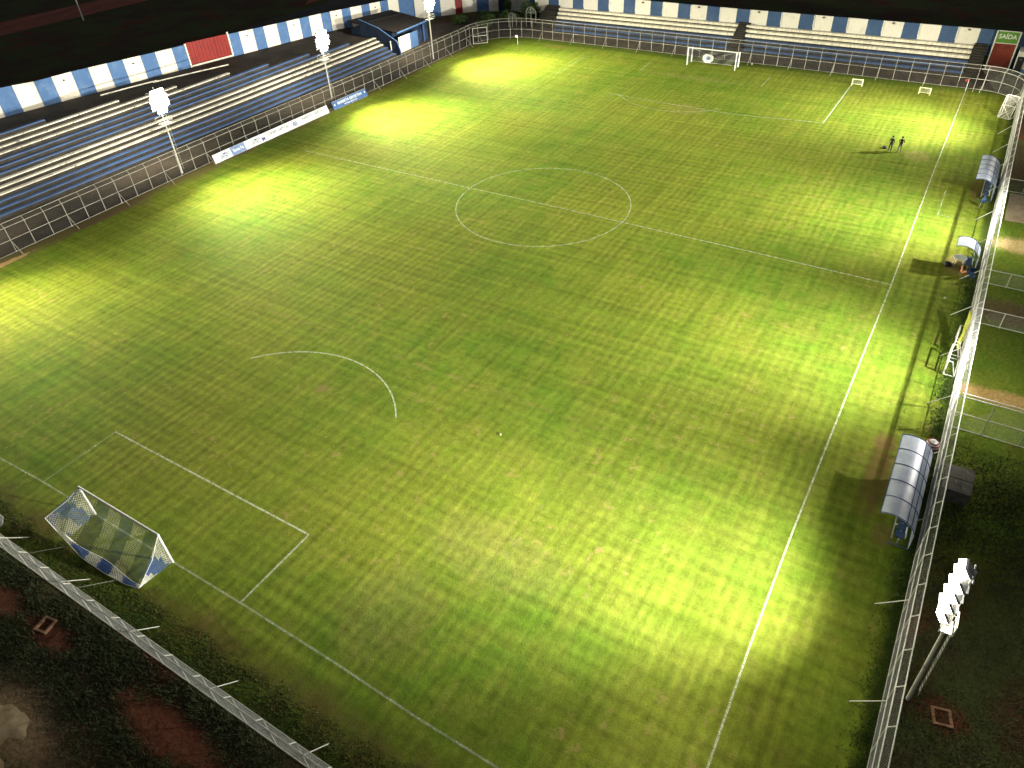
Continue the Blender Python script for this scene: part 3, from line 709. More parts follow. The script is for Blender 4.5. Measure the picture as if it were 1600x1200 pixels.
def goal(name, label, loc, s, E, G, stripes, wr, br, n_u=74, ropes=(), netm=None):
    # s = direction behind the goal along x ; E(u) rear top edge, G(u) rear ground edge (y from +3.66 to -3.66)
    root = thing(name, label, 'goal', loc)
    for y in (3.66, -3.66):
        m = MB(); m.tube([(0, y, 0), (0, y, 2.5)], .065, 10); m.build('post', M_vinyl_white, root)
    m = MB(); m.tube([(0, 3.72, 2.46), (0, -3.72, 2.46)], .065, 10); m.build('crossbar', M_vinyl_white, root)
    def L3(a, b, f): return Vector(a).lerp(Vector(b), f)
    def sag(p, k): p = Vector(p); p.z -= k; return p
    def top(u, v):
        a = (0, 3.66 - 7.32 * u, 2.46); b = E(u); p = L3(a, b, v); p.z -= .28 * math.sin(math.pi * v) * math.sin(math.pi * min(1, max(0, u))) ; p.z = max(p.z, .03); return p
    def back(u, v):
        p = L3(E(u), G(u), v); p.z = max(p.z, .02); return p
    def side(y, u01):
        def f(u, v):
            # u from post to rear, v from top to ground
            t0 = (0, y, 2.46); g0 = (0, y, .03); e = top(u01, 1); g = back(u01, 1)
            a = L3(t0, e, u); a.z -= .12 * math.sin(math.pi * u); a.z = max(a.z, .03); b = L3(g0, g, u); return L3(a, b, v)
        return f
    def col(u, v): return 1 if stripes(u, v) else 0
    lt = (Vector(E(.5)) - Vector((0, 0, 2.46))).length
    nvt = max(6, int(lt / .155)); bt = (Vector(E(.2)) - Vector(G(.2))).length; nvb = max(3, int(bt / .14))
    m = MB(); strand_patch(m, top, n_u, nvt, wr * .62, lambda u, v: col(u, v), rb=1.9); strand_patch(m, back, n_u, nvb, wr, lambda u, v: col(u, 1 + v), rb=1.9)
    for y, u in ((3.66, 0.0), (-3.66, 1.0)): strand_patch(m, side(y, u), 10, 12, wr * .8, lambda a, b: 1 if (stripes_side(a, b)) else 0, rb=2.1)
    m.build('net', netm or [M_net_white, M_net_blue], root)
    m = MB(); m.tube([E(i / 30) for i in range(31)], .018, 5)
    m.tube([G(i / 30) for i in range(31)], .02, 5)
    for u in (0, 1): m.tube([(0, 3.66 - 7.32 * u, 2.46), (s * .9, 3.66 - 7.32 * u, (2.46 + E(u)[2]) / 2 - .12), E(u)], .016, 5)
    m.build('net_rope', M_net_white, root)
    for a, b in ropes:
        m = MB(); m.tube([a, b], .012, 4); m.build('guy_rope', M_wire, root)
    return root
def stripes_side(a, b): return int((a + b * .25) * 2.6) % 2 == 1
def E_near(u):
    xs = [0, .08, .18, .32, .62, .86, 1.0]; zs = [2.07, 1.15, .55, .08, .06, .12, .22]; xo = [-2.35, -2.35, -2.4, -2.5, -2.5, -2.4, -2.2]
    return (interp(u, xs, xo), 3.66 - 7.32 * u, interp(u, xs, zs))
def G_near(u): return (-1.95 - .08 * math.sin(9 * u), 3.4 - 6.9 * u, .03)
def near_stripes(u, v): return int((u * 1.0 + v * .06) * 6.4 + .35) % 2 == 0
goal('goal', 'near goal with sagging blue and white striped net', (-50.1, 0, 0), -1, E_near, G_near, near_stripes, .0075, .02, 46,
     ropes=[((-2.35, 3.66, 2.07), (-3.3, 6.6, 1.4)), ((-2.4, 2.2, .5), (-4.4, 3.4, 1.2)), ((-2.5, -1.9, .1), (-4.4, -1.4, 1.3))])
def E_far(u): return (1.7, 3.5 - 7.0 * u, 2.0 - .7 * math.sin(math.pi * u))
def G_far(u): return (2.1, 3.5 - 7.0 * u, .03)
gf = goal('goal', 'far goal with grey net in front of the striped stand', (50.2, 0, 0), 1, E_far, G_far, lambda u, v: int((u + v * .25) * 6) % 2 == 0, .007, .02, 50, netm=[M_net_pale, M_net_dark])
for y in (3.6, -3.6):
    m = MB(); m.tube([(1.75, y, 0), (1.75, y, 2.1)], .09, 8); m.build('rear_support', M_vinyl_white, gf)
# octagonal boards with crest
def octagon(label, loc, yaw, tilt, r, legh):
    root = thing('octagonal_board', label, 'board', loc, yaw, group='white octagonal boards behind the goals')
    R = Matrix.Rotation(tilt, 3, 'X')
    def ring(rr, yy): return [R @ Vector((rr * math.cos(math.radians(22.5 + 45 * k)), yy, rr * .8 * math.sin(math.radians(22.5 + 45 * k)))) + Vector((0, 0, legh)) for k in range(8)]
    m = MB(); m.add(ring(r, -.04) + ring(r, .04), [tuple(range(8)), tuple(range(15, 7, -1))] + [(k, 8 + k, 8 + (k + 1) % 8, (k + 1) % 8) for k in range(8)]); m.build('panel', M_vinyl_white, root)
    m = MB()
    for rr in (.34,):
        pts = [R @ Vector((rr * r * math.cos(math.radians(15 * k)), -.05, rr * r * math.sin(math.radians(15 * k)) * .9)) + Vector((0, 0, legh)) for k in range(25)]; m.tube(pts, .03 * r + .004, 4)
    for a in (-.12, .05, .17): m.tube([R @ Vector((a * r, -.055, -.2 * r)) + Vector((0, 0, legh)), R @ Vector((a * r + .06 * r, -.055, .2 * r)) + Vector((0, 0, legh))], .045 * r, 4)
    m.build('crest', M_vinyl_blue, root)
    m = MB()
    for a in (-.35, .35): m.tube([(a * r, .02, legh), (a * r, .35, 0)], .02, 5)
    m.build('stand_leg', M_galv, root)
octagon('white octagonal board with a blue crest standing behind the net of the far goal', (51.55, .95, 0), -math.pi / 2, math.radians(-8), .86, .86)
octagon('white octagonal board with a blue crest at the left edge, behind the near goal', (-53.75, 8.25, 0), math.radians(-58), math.radians(-48), .66, .50)

# mini goals, portable goals
def frame_goal(name, label, loc, rz, w, h, d, r, mat, group, net=True, mid=False, cross=False):
    root = thing(name, label, 'small goal', loc, rz, group)
    for x in (-w / 2, w / 2):
        m = MB(); m.tube([(x, 0, 0), (x, 0, h)], r, 6); m.build('post', mat, root)
        m = MB(); m.tube([(x, 0, h), (x, d * .4, h), (x, d, 0)], r * .8, 6); m.tube([(x, 0, .03), (x, d, .03)], r * .8, 6); m.build('side_frame', mat, root)
    m = MB(); m.tube([(-w / 2, 0, h), (w / 2, 0, h)], r, 6); m.build('crossbar', mat, root)
    m = MB(); m.tube([(-w / 2, d, .03), (w / 2, d, .03)], r * .8, 6)
    if mid: m.tube([(-w / 2, 0, h * .5), (w / 2, 0, h * .5)], r, 6)
    if cross: m.tube([(-w / 2, d * .5, h * .55), (w / 2, d, .05)], r * .7, 6); m.tube([(w / 2, d * .5, h * .55), (-w / 2, d, .05)], r * .7, 6)
    m.build('rear_bar', mat, root)
    if net:
        m = MB(); n = int(w / .1)
        def P(u, v): return Vector((-w / 2 + w * u, d * (.2 + .8 * v), h * (1 - v) + .03))
        strand_patch(m, P, n, max(3, int(h / .1)), .004, lambda a, b: 0); m.build('net', M_net_white, root)
    return root
M_yel = NT('pale_yellow_paint').done((.80, .80, .45), .5)
frame_goal('mini_goal', 'small white training goal at the corner of the far penalty area', (49.75, -20.7, 0), -math.pi / 2 + .05, 1.3, .85, .7, .05, M_yel, 'small white training goals on the far goal line')
frame_goal('mini_goal', 'small white training goal nearer the far right corner flag', (49.5, -29.1, 0), -math.pi / 2 - .05, 1.3, .85, .7, .05, M_yel, 'small white training goals on the far goal line')
def rect_frame(name, label, c0, c1, h, depth, r, group, mid=False, cross=False):
    d = Vector((c1[0] - c0[0], c1[1] - c0[1], 0)); w = d.length; rz = math.atan2(d.y, d.x)
    return frame_goal(name, label, ((c0[0] + c1[0]) / 2, (c0[1] + c1[1]) / 2, 0), rz, w, h, depth, r, M_white_metal, group, cross, mid, cross)
rect_frame('portable_goal', 'upright white frame goal with crossed bars near the far right corner', (44.75, -39.62), (45.3, -38.3), 2.45, .9, .04, 'portable white frame goals inside the right fence', True, True)
rect_frame('portable_goal', 'white frame goal with a yellow roll across it, leaning by the right fence', (-8.9, -39.1), (-6.6, -39.2), 1.2, -.7, .05, 'portable white frame goals inside the right fence')
rect_frame('portable_goal', 'white frame goal nearest the large dugout, by the right fence', (-11.6, -38.95), (-9.35, -39.0), 1.2, -.7, .05, 'portable white frame goals inside the right fence', True)
m = MB(); pts = [(-9.0, -39.35, .75), (-8.3, -39.4, .95), (-7.6, -39.5, 1.05), (-6.9, -39.5, 1.3), (-6.2, -39.55, 1.6), (-5.6, -39.55, 1.75)]
for o_ in ((0, 0, 0), (.1, .05, .16), (.05, -.06, -.15)): m.tube([(a + o_[0] + random.uniform(-.05, .05), b + o_[1], c + o_[2]) for a, b, c in pts], .085, 7)
o = m.build('net_roll', worn('yellow_cloth', (.45, .47, .06), (.30, .32, .04), 3, .4, .7, .7), smooth=True); tag(o, 'bright yellow rolled net slung over a white frame goal by the right fence', 'net roll')

# ------------------------------------------------------------------ dugouts
def dugout(label, x0, x1, nseats, rows=1, gy=-38.35):
    L = x1 - x0; root = thing('dugout', label, 'dugout', (x0, gy, 0), group='arched dugouts along the right touchline')
    prof = []
    for i in range(15):
        a = math.radians(118 - 118 * i / 14); prof.append((1.02 * math.cos(a) * -1 - .02, 1.18 + 1.02 * math.sin(a)))
    # profile runs from the front eave (towards +y) over the top to the back, then down
    prof = [(.98 - 1.98 * (1 - math.cos(math.radians(90 * i / 13))) * .0 - 0, 0) for i in range(0)]
    for i in range(15):
        a = math.radians(62 + (180 - 62) * i / 14); prof.append((1.0 * math.cos(a) * 1.0 + .45 - .45 * i / 14, 1.15 + 1.02 * math.sin(a)))
    prof.append((-1.02, .55)); prof.append((-1.0, .02))
    m = MB(); n = len(prof); vs = []; fs = []
    for x in (0, L):
        for (a, b) in prof: vs.append((x, a, b))
    for x in (0, L):
        for (a, b) in prof: vs.append((x, a * .99, b - .012))
    for i in range(n - 1): fs += [(i, i + 1, n + i + 1, n + i), (2 * n + i, 3 * n + i, 3 * n + i + 1, 2 * n + i + 1)]
    m.add(vs, fs); m.build('curved_roof', M_sheet, root, smooth=True)
    nh = max(2, int(round(L / 1.4)) + 1)
    for i in range(nh):
        x = .03 + (L - .06) * i / (nh - 1); m = MB(); m.tube([(x, a * 1.01, b + .015) for a, b in prof], .022, 5); m.build('hoop', M_frame_blue, root)
    m = MB()
    for k in (8, 10): a, b = prof[k]; m.tube([(0, a * 1.02, b + .03), (L, a * 1.02, b + .03)], .022, 5)
    a, b = prof[0]; m.tube([(0, a, b), (L, a, b)], .02, 5)
    m.tube([(0, -1.0, .05), (L, -1.0, .05)], .03, 5); m.tube([(0, .1, .04), (0, -1, .04)], .03, 5); m.tube([(L, .1, .04), (L, -1, .04)], .03, 5)
    m.build('purlin', M_frame_blue, root)
    m = MB(); m.box((L / 2, -.42, .40), (L - .15, .10, .07)); m.box((L / 2, -.05, .38), (L - .15, .06, .06))
    for x in (.2, L / 2, L - .2): m.box((x, -.42, .2), (.08, .08, .38))
    m.build('bench_rail', M_galv, root)
    sp = (L - .3) / nseats
    for i in range(nseats):
        x = .15 + sp * (i + .5); m = MB(); m.box((x, -.40, .47), (sp * .82, .42, .06)); m.build('seat', M_seat_blue, root)
        m = MB(); R = Matrix.Rotation(math.radians(-12), 3, 'X'); m.box((x, -.66, .74), (sp * .80, .05, .46), M=R); m.build('seat_back', M_seat_blue if i % 2 else M_seat_white, root)
    return root
dugout('large arched dugout with a pale ribbed roof nearest the camera on the right touchline', -29.0, -21.9, 11)
dugout('arched dugout farthest up the right touchline beyond the low white table', 19.1, 25.6, 10)
dugout('short bright arched shelter behind the small white table at halfway', 4.2, 6.1, 3)
# table, chairs
t_ = thing('table', 'small white plastic table in front of the short arched shelter', 'table', (4.95, -38.05, 0), .15)
m = MB(); m.lathe((0, 0, .73), [(.0, 0), (.52, 0), (.54, .02), (.52, .04), (0, .04)], 16); m.build('table_top', M_vinyl_white, t_)
for a, b in ((-.3, -.3), (.3, -.3), (.3, .3), (-.3, .3)):
    m = MB(); m.tube([(a, b, .73), (a * 1.2, b * 1.2, 0)], .03, 6); m.build('leg', M_vinyl_white, t_)
def chair(label, loc, rz, mat):
    r = thing('chair', label, 'chair', loc, rz, group='loose chairs beside the short shelter')
    m = MB(); m.box((0, 0, .44), (.46, .44, .04)); m.build('seat', mat, r)
    m = MB(); m.box((0, .22, .70), (.44, .04, .46), M=Matrix.Rotation(math.radians(-10), 3, 'X')); m.build('backrest', mat, r)
    for a in (-.2, .2):
        for b in (-.19, .19): m = MB(); m.tube([(a, b, .43), (a * 1.1, b * 1.1, 0)], .018, 5); m.build('leg', mat, r)
chair('dark blue chair at the near side of the short arched shelter', (3.5, -39.15, 0), 1.6, M_seat_blue)
chair('dark blue chair nearest the camera beside the short arched shelter', (2.7, -39.2, 0), 1.2, M_seat_blue)
chair('brown chair just in front of the short arched shelter', (3.1, -38.6, 0), .3, M_brick)
m = MB(); m.lathe((0, 0, 0), [(0, 0), (.28, .01), (.34, .12), (.28, .26), (.12, .32), (0, .33)], 12); m.box((.25, .05, .10), (.45, .3, .18)); o = m.build('kit_bag', M_black, loc=(4.5, -37.3, 0), smooth=True); tag(o, 'black kit bag on bare earth left of the small white table', 'bag')
# striped ball bag by the fence
m = MB(); m.lathe((0, 0, 0), [(0, 0), (.30, .02), (.42, .2), (.40, .42), (.22, .60), (.06, .64), (0, .70)], 14); o = m.build('ball_sack', M_vinyl_white, loc=(-19.9, -39.3, 0), smooth=True); tag(o, 'round red and white sack between the large dugout and the right fence', 'sack')
m = MB()
for z, r_ in ((.16, .415), (.36, .42), (.52, .33)): m.lathe((0, 0, z), [(r_, 0), (r_ + .02, .02), (r_ + .015, .07), (r_ - .02, .09)], 14)
m.build('red_band', M_red_paint, o, smooth=True)
# water cooler on legs
cl = thing('water_cooler', 'pale water cooler on a stand beside the far arched dugout', 'cooler', (17.6, -38.7, 0))
m = MB(); m.lathe((0, 0, .55), [(0, 0), (.18, 0), (.19, .35), (.14, .42), (0, .43)], 12); m.build('barrel', M_vinyl_blue, cl, smooth=True)
for a, b in ((-.15, -.15), (.15, -.15), (.15, .15), (-.15, .15)): m = MB(); m.tube([(a, b, .55), (a * 1.2, b * 1.2, 0)], .018, 5); m.build('leg', M_galv, cl)
# concrete tank beyond the right fence
tk = thing('concrete_tank', 'grey concrete tank with two lid slabs just outside the right fence', 'tank', (-23.0, -40.95, 0))
M_tank = worn('grey_concrete', (.12, .11, .09), (.07, .065, .055), 1.6, .4, .65, .9)
m = MB(); m.box((0, 0, .40), (2.3, 1.45, .8)); m.build('tank_body', M_tank, tk)
for a in (-.58, .58): m = MB(); m.box((a, 0, .86), (1.10, 1.55, .10)); m.build('lid_slab', M_tank, tk)
for a, b in ((-.5, .1), (-.8, -.3), (.6, -.4)): m = MB(); m.tube([(a, b, .93), (a + .06, b, .99), (a + .2, b + .05, .99), (a + .26, b + .05, .93)], .02, 5); m.build('lifting_ring', M_galv, tk)
# brick rims
def rim(label, loc, rz):
    m = MB()
    for a in range(5):
        for sgn in (-1, 1): m.box((-.36 + .18 * a, sgn * .36, .06), (.165, .12, .14)); m.box((sgn * .38, -.27 + .18 * a * .75, .062), (.12, .125, .145))
    o = m.build('brick_rim', M_rim, loc=loc); o.rotation_euler = (0, 0, rz); return tag(o, label, 'brick rim', 'square brick inspection rims in the dark grass')
rim('square orange brick rim in dark grass right of the leaning floodlight mast', (-38.2, -42.2, 0), .25)
rim('square orange brick rim in the dark weeds at the lower left corner', (-56.3, -1.05, 0), .2)
# corner flags
def flag(label, loc, red):
    r = thing('corner_flag', label, 'corner flag', loc, group='corner flags')
    m = MB(); m.tube([(0, 0, 0), (0, 0, 1.5)], .035, 6); m.build('flag_pole', M_vinyl_white, r)
    k_ = 1 if red else .35
    m = MB(); m.add([(0, 0, 1.5), (0, 0, 1.15), (-.1, .38, 1.18), (-.05, .4, 1.45), (.02, 0, 1.5), (.02, 0, 1.15), (-.08, .38, 1.18), (-.03, .4, 1.45)], [(0, 1, 2, 3), (4, 7, 6, 5), (0, 3, 7, 4), (1, 5, 6, 2)]); m.build('flag', M_red_paint if red else M_vinyl_white, r)
flag('corner flag with red cloth at the far end of the right touchline', (53.0, -33.6, 0), True)
flag('pale corner flag at the far left corner of the pitch', (50.1, 33.4, 0), False)
# footballs
M_old_ball = NT('scuffed_ball').done((.36, .35, .20), .6)
def ball(label, loc, r=.13):
    m = MB(); m.lathe((0, 0, r), [(r * math.sin(math.pi * i / 8), -r * math.cos(math.pi * i / 8)) for i in range(9)], 12); o = m.build('football', M_old_ball, loc=loc, smooth=True)
    p = MB()
    for k in range(5): a = 2 * math.pi * k / 5; p.lathe((r * .8 * math.cos(a), r * .8 * math.sin(a), r * 1.5), [(0, .02), (.04, 0)], 5)
    p.build('dark_patch', M_black, o); return tag(o, label, 'ball', 'white balls')
ball('white football lying alone on the near half of the pitch', (-32.04, -14.63, 0), .08)
ball('white football on the grass near the right fence below the small shelter', (-1.2, -37.8, 0), .10)
ball('white football at the foot of the far fence, right of the far goal', (53.7, -5.1, 0), .15)

# ------------------------------------------------------------------ banners on the left fence
def banner_frame(a, b, z0, z1, tilt): 
    a = Vector((a[0], a[1], 0)); b = Vector((b[0], b[1], 0)); t = (b - a).normalized(); n = Vector((t.y, -t.x, 0))
    if n.y > 0: n = -n
    return a, b, t, n
def banner(name, label, a, b, h, bottom_off, segs):
    # leaning board: top edge against the fence, foot pushed towards the pitch
    A = Vector((a[0], a[1], 0)); B = Vector((b[0], b[1], 0)); t = (B - A).normalized(); n = Vector((t.y, -t.x, 0))
    L = (B - A).length; root = thing(name, label, 'banner', (a[0], a[1], 0))
    up = (Vector((0, 0, h)) - n * bottom_off); nn = t.cross(up).normalized(); nn = nn if nn.dot(n) > 0 else -nn
    base = n * (bottom_off + .1) + Vector((0, 0, .06))
    x = 0
    for (w, mat, items) in segs:
        w = w * L; p = base + t * x; m = MB()
        nx = max(2, int(w / .5)); vs = []
        for sd in (0, 1):
            for i in range(nx + 1):
                for j in (0, .5, 1):
                    wv = .02 * math.sin(2.3 * (x + w * i / nx)) * (1 - j) + .015 * math.sin(5 * (x + w * i / nx) + j * 2)
                    vs.append(p + t * w * i / nx + up * j + nn * (wv - sd * .02) + Vector((0, 0, -.03 * math.sin(1.7 * (x + w * i / nx)) * (1 - j))))
        fs = []; K = (nx + 1) * 3
        for i in range(nx):
            for j in range(2): q = i * 3 + j; fs += [(q, q + 3, q + 4, q + 1), (K + q, K + q + 1, K + q + 4, K + q + 3)]
        m.add(vs, fs); m.build('panel', mat, root)
        for (txt, size, fx, fy, mt) in items:
            M = face(p + t * w * fx + up * fy + nn * .045, nn, t); text(txt, size, mt, 'lettering', root, M, .004)
        x += w
    m = MB(); m.tube([base + up, base + up + t * L], .025, 5); m.tube([base, base + t * L], .02, 5); m.build('frame', M_galv, root)
    return root
banner('sponsor_banner', 'long white banner with logos and a grey blue section, leaning on the left fence', (-8.35, 41.25), (11.2, 40.75), .95, .35,
       [(.135, M_vinyl_white, [('COMAX', .42, .62, .66, M_navy_ink), ('SPORT', .42, .62, .32, M_navy_ink)]),
        (.115, M_vinyl_grey_blue, [('Santa Fé', .48, .5, .52, M_sign_white)]),
        (.13, M_vinyl_white, [('COMAX', .42, .66, .66, M_navy_ink), ('SPORT', .42, .66, .32, M_navy_ink)]),
        (.27, M_vinyl_white, [('COFAR CAPITAL', .52, .55, .60, M_sign_grey), ('M', .75, .07, .35, M_navy_ink)]),
        (.35, M_vinyl_white, [('INVESTE CAPITAL', .52, .58, .62, M_sign_grey), ('consultoria financeira', .20, .60, .25, M_sign_grey), ('88', .8, .09, .45, M_navy_ink)])])
bb = banner('sponsor_banner', 'short blue banner with white lettering and stars, leaning on the left fence', (12.2, 40.75), (19.0, 40.45), 1.0, .35,
       [(1.0, M_vinyl_blue, [('MARRETA ESPORTIVA', .50, .5, .60, M_sign_white), ('MATERIAIS ESPORTIVOS', .24, .5, .22, M_sign_white), ('★', .4, .055, .55, M_sign_white), ('★', .4, .945, .60, M_sign_white)])])

# ------------------------------------------------------------------ people
def person(label, loc, rz, pose, shirt, trousers, skin, hair):
    root = thing('person', label, 'person', loc, rz, group='two people standing on the far right of the pitch')
    def body():
        bm = bpy.data.meshes.new('body'); P = pose
        names = list(P['j'].keys()); vs = [P['j'][k][0] for k in names]; es = [(names.index(a), names.index(b)) for a, b in P['e']]
        bm.from_pydata(vs, es, []); o = bpy.data.objects.new('body', bm); COL.objects.link(o)
        o.modifiers.new('skin', 'SKIN')
        sv = bm.skin_vertices[0].data
        for i, k in enumerate(names): sv[i].radius = P['j'][k][1]; sv[i].use_root = (k == 'pelvis')
        sub = o.modifiers.new('sub', 'SUBSURF'); sub.levels = 2; sub.render_levels = 2
        dg = bpy.context.evaluated_depsgraph_get(); me = bpy.data.meshes.new_from_object(o.evaluated_get(dg)); bpy.data.objects.remove(o)
        for mt in (skin, shirt, trousers, M_black): me.materials.append(mt)
        for p in me.polygons:
            c = p.center; z = c.z; mi = 0
            if z < .10: mi = 3
            elif z < .96: mi = 2
            elif z < 1.50: mi = 1
            if (abs(c.x) > .26 or c.y < -.22) and .6 < z < .95: mi = 0
            p.material_index = mi; p.use_smooth = True
        b = bpy.data.objects.new('body', me); COL.objects.link(b); b.parent = root; return b
    body()
    hp = Vector(pose['j']['head'][0]); m = MB()
    m.lathe((hp.x, hp.y + .015, hp.z + .03), [(.105, -.05), (.112, .0), (.10, .07), (.06, .115), (0, .125)], 12); m.build('hair', hair, root, smooth=True)
def pose(kind):
    r = lambda a: (a, a * .8)
    j = {'pelvis': ((0, 0, .95), (.155, .11)), 'waist': ((0, 0, 1.10), (.145, .10)), 'chest': ((0, 0, 1.30), (.175, .115)), 'neckb': ((0, 0, 1.45), (.075, .07)), 'neck': ((0, -.01, 1.53), (.055, .055)),
         'head': ((0, -.02, 1.64), (.085, .10)), 'crown': ((0, 0, 1.72), (.07, .08)), 'nose': ((0, -.115, 1.63), (.018, .018))}
    e = [('pelvis', 'waist'), ('waist', 'chest'), ('chest', 'neckb'), ('neckb', 'neck'), ('neck', 'head'), ('head', 'crown'), ('head', 'nose')]
    for s, n in ((-1, 'l'), (1, 'r')):
        j['hip' + n] = ((.10 * s, 0, .86), (.10, .10)); j['knee' + n] = ((.13 * s, -.02, .48), (.062, .065)); j['ank' + n] = ((.15 * s, .02, .09), (.042, .045)); j['toe' + n] = ((.17 * s, -.15, .04), (.04, .03))
        j['sh' + n] = ((.20 * s, 0, 1.42), (.06, .06))
        if kind == 0: el, wr, ha = (.27 * s, .05, 1.16), (.24 * s, -.10, .95), (.22 * s, -.14, .88)
        else:
            el, wr, ha = (.30 * s, .04, 1.15), (.12 * s, -.20, 1.12), (.02 * s, -.24, 1.14)
        j['el' + n] = (el, (.042, .042)); j['wr' + n] = (wr, (.028, .028)); j['ha' + n] = (ha, (.032, .022))
        e += [('pelvis', 'hip' + n), ('hip' + n, 'knee' + n), ('knee' + n, 'ank' + n), ('ank' + n, 'toe' + n), ('chest', 'sh' + n), ('sh' + n, 'el' + n), ('el' + n, 'wr' + n), ('wr' + n, 'ha' + n)]
        for q in range(4):
            dv = (Vector(ha) - Vector(wr)).normalized(); off = Vector((.0, 0, 0)) + Vector((1, 0, 0)).cross(dv) * (q - 1.5) * .016
            j['f%d%s' % (q, n)] = (tuple(Vector(ha) + dv * (.06 + .01 * (q in (1, 2))) + off), (.009, .009)); e.append(('ha' + n, 'f%d%s' % (q, n)))
        j['th' + n] = (tuple(Vector(ha) + Vector((-.03 * s, -.02, .02))), (.010, .010)); e.append(('ha' + n, 'th' + n))
    return {'j': j, 'e': e}
M_skin = NT('skin').done((.35, .20, .13), .5); M_hair = NT('dark_hair').done((.015, .012, .010), .6)
M_cloth_black = worn('black_cloth', (.013, .012, .012), (.022, .020, .020), 5, .4, .6, .9); M_cloth_navy = worn('navy_cloth', (.012, .014, .022), (.02, .022, .03), 5, .4, .6, .9)
M_cloth_grey = worn('grey_trousers', (.12, .105, .10), (.08, .07, .07), 5, .4, .6, .9)
person('person dressed all in black, left of the pair standing on the pitch', (28.25, -28.55, 0), math.radians(70), pose(0), M_cloth_black, M_cloth_navy, M_skin, M_hair)
person('person with dark jacket, grey trousers and folded arms, right of the pair on the pitch', (28.45, -29.5, 0), math.radians(-100), pose(1), M_cloth_black, M_cloth_grey, M_skin, M_hair)
m = MB(); m.lathe((0, 0, 0), [(0, 0), (.16, .01), (.20, .12), (.15, .24), (0, .28)], 10); m.box((.18, .12, .08), (.35, .16, .13), .6); o = m.build('sports_bag', M_black, loc=(28.9, -27.95, 0), smooth=True); tag(o, 'small black bag on the grass beside the two standing people', 'bag')

# ------------------------------------------------------------------ frames at the far-left corner
def arch_gate(label, loc, w, h, rz):
    r = thing('arched_frame', label, 'frame', loc, rz, group='grey arched frames by the far left bushes')
    for x in (-w / 2, 0, w / 2): m = MB(); m.tube([(x, 0, 0), (x, 0, h * (.8 if x else 1))], .04, 6); m.build('upright', M_galv, r)
    m = MB(); m.tube([(-w / 2, 0, h * .8), (-w / 4, 0, h * .92), (0, 0, h), (w / 4, 0, h * .98), (w / 2, 0, h * .8)], .045, 6); m.tube([(-w / 2, 0, h * .72), (w / 2, 0, h * .72)], .035, 6)
    for i in range(6): x = -w / 2 + w * i / 6; m.tube([(x, 0, h * .72), (x + w / 6, 0, h * .9)], .015, 4)
    m.build('arch', M_galv, r)
arch_gate('taller grey arched steel frame beside the far left stairs', (60.6, 36.9, 0), 1.9, 3.4, math.pi / 2 + .1)
arch_gate('shorter grey arched steel frame behind the far left fence corner', (59.6, 40.2, 0), 1.7, 2.4, math.pi / 2 - .1)

# ------------------------------------------------------------------ shrubs
def leaf_cloud(m, c, R, n, size):
    for _ in range(n):
        while True:
            p = Vector((random.uniform(-1, 1), random.uniform(-1, 1), random.uniform(-1, 1)))
            if .35 < p.length < 1: break
        q = Vector((c[0] + p.x * R[0], c[1] + p.y * R[1], max(.03, c[2] + p.z * R[2])))
        a = Vector((random.gauss(0, 1), random.gauss(0, 1), random.gauss(0, 1))).normalized(); b = a.orthogonal().normalized(); s = size * random.uniform(.6, 1.3)
        m.add([q - a * s, q + b * s * .5, q + a * s, q - b * s * .5], [(0, 1, 2, 3)])
def shrub(label, loc, R, n, size=.16):
    r = thing('shrub', label, 'shrub', loc, group='dark shrubs in the far left corner')
    m = MB()
    for k in range(6): a = random.uniform(0, 6.28); leaf_cloud(m, (R[0] * .5 * math.cos(a), R[1] * .5 * math.sin(a), R[2] * random.uniform(.45, 1.1)), (R[0] * .6, R[1] * .6, R[2] * .55), n // 6, size)
    m.build('foliage', M_leaf, r)
    m = MB()
    for k in range(4): a = random.uniform(0, 6.28); m.tube([(0, 0, 0), (R[0] * .2 * math.cos(a), R[1] * .2 * math.sin(a), R[2] * .5), (R[0] * .5 * math.cos(a), R[1] * .5 * math.sin(a), R[2] * 1.1)], .06, 5, r2=.02)
    m.build('stem', M_bark, r)
shrub('tall dense bush against the wall, left of the far stairs', (64.4, 38.9, 0), (1.9, 2.0, 2.2), 2600)
shrub('bushy shrub in front of the dark blue wall section', (62.5, 42.5, 0), (1.8, 2.4, 1.3), 1800)
shrub('low shrub below the blue wall section at the far left', (60.5, 46.6, 0), (2.0, 2.2, 1.2), 1600)
shrub('low spreading shrub below the red wall section', (58.2, 50.6, 0), (2.0, 2.0, 1.1), 1400)
shrub('small shrub just behind the far left fence curve', (57.6, 45.2, 0), (1.4, 1.8, .8), 900)
shrub('rounded bush with pale leaves beside the white wall section', (66.2, 45.8, 0), (1.0, 1.2, 2.3), 900)
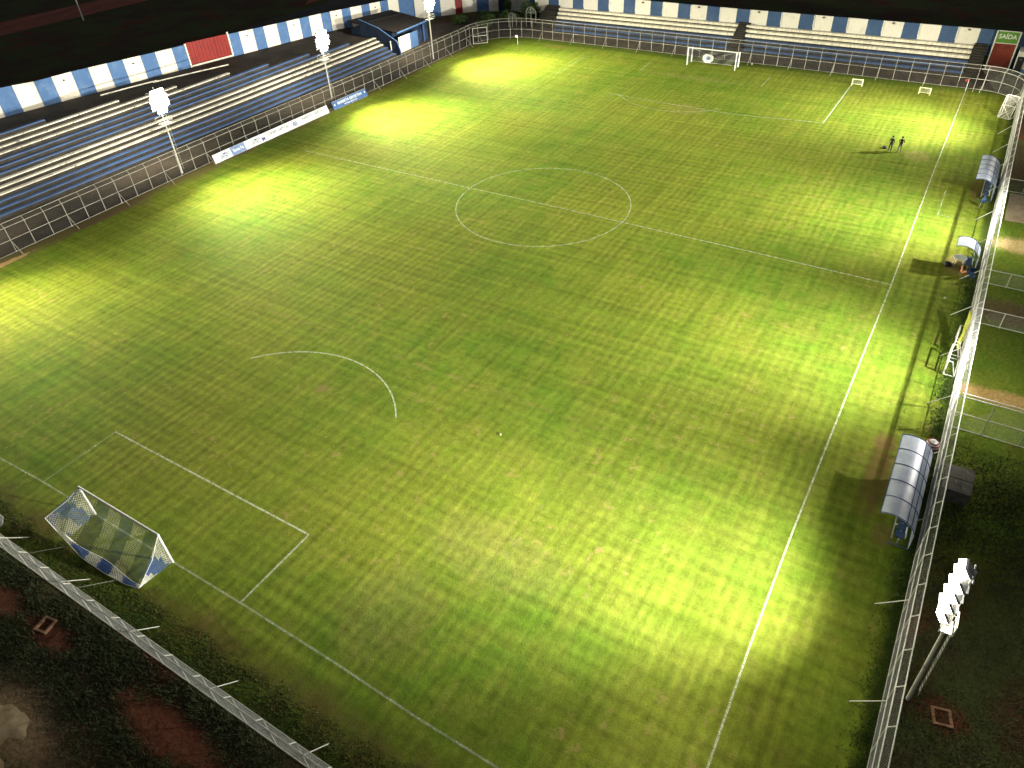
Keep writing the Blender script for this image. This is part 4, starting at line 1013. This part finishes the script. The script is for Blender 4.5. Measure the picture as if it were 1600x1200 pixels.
# weeds and long grass outside the near fence (stuff)
def blades(name, n, region, zfun, h, mat, clump=.6, seed=3, soft=0):
    rnd = random.Random(seed); m = MB(); vs = []; fs = []
    cl = [(rnd.uniform(region[0], region[1]), rnd.uniform(region[2], region[3])) for _ in range(max(1, n // 60))]
    for i in range(n):
        c = rnd.choice(cl); x = rnd.gauss(c[0], clump); y = rnd.gauss(c[1], clump)
        if not (region[0] < x < region[1] and region[2] < y < region[3]) or not zfun(x, y): continue
        if soft and rnd.random() > min(1, min(x - region[0], y - region[2], region[1] - x if region[1] > -50 else 9) / soft): continue
        a = rnd.uniform(0, 6.28); hh = h * rnd.uniform(.4, 1.3); w = .018 + .02 * rnd.random(); lx, ly = rnd.gauss(0, hh * .5), rnd.gauss(0, hh * .5)
        k = len(vs); vs += [(x - w * math.cos(a), y - w * math.sin(a), 0), (x + w * math.cos(a), y + w * math.sin(a), 0), (x + lx, y + ly, hh)]; fs.append((k, k + 1, k + 2))
    m.add(vs, fs); return struct(m.build(name, mat), 'stuff')
def near_ok(x, y):
    for cx, cy, rx, ry in ((-56.7, -11.6, 1.0, 4.0), (-56.5, -1.6, .7, 2.0), (-56.6, 3.0, .7, 2.2), (-60.6, -4.4, 1.9, 4.6)):
        d = ((x - cx) / rx) ** 2 + ((y - cy) / ry) ** 2
        if d < random.uniform(.35, 2.0): return False
    return x < -54.65
blades('long_grass', 70000, (-62, -54.65, -18, 12), near_ok, .22, M_weed, .45, 3, 3.0)
blades('verge_grass', 42000, (-54.4, -52.2, -32, 14), lambda x, y: random.random() < (-51.9 - x) / 2.0, .10, worn('verge_grass_blade', (.045, .085, .012), (.075, .095, .018), .9, .4, .65, .8), .35, 5)
blades('ditch_grass', 36000, (-50, 10, -39.7, -38.4), lambda x, y: random.random() < ((-38.3 - y) / 1.3) ** 1.6, .13, worn('ditch_grass_blade', (.045, .08, .012), (.07, .11, .015), .9, .4, .65, .8), .3, 6)
blades('outer_grass', 60000, (-48, -18, -48, -40.1), lambda x, y: True, .13, M_weed, .5, 8, 4.0)
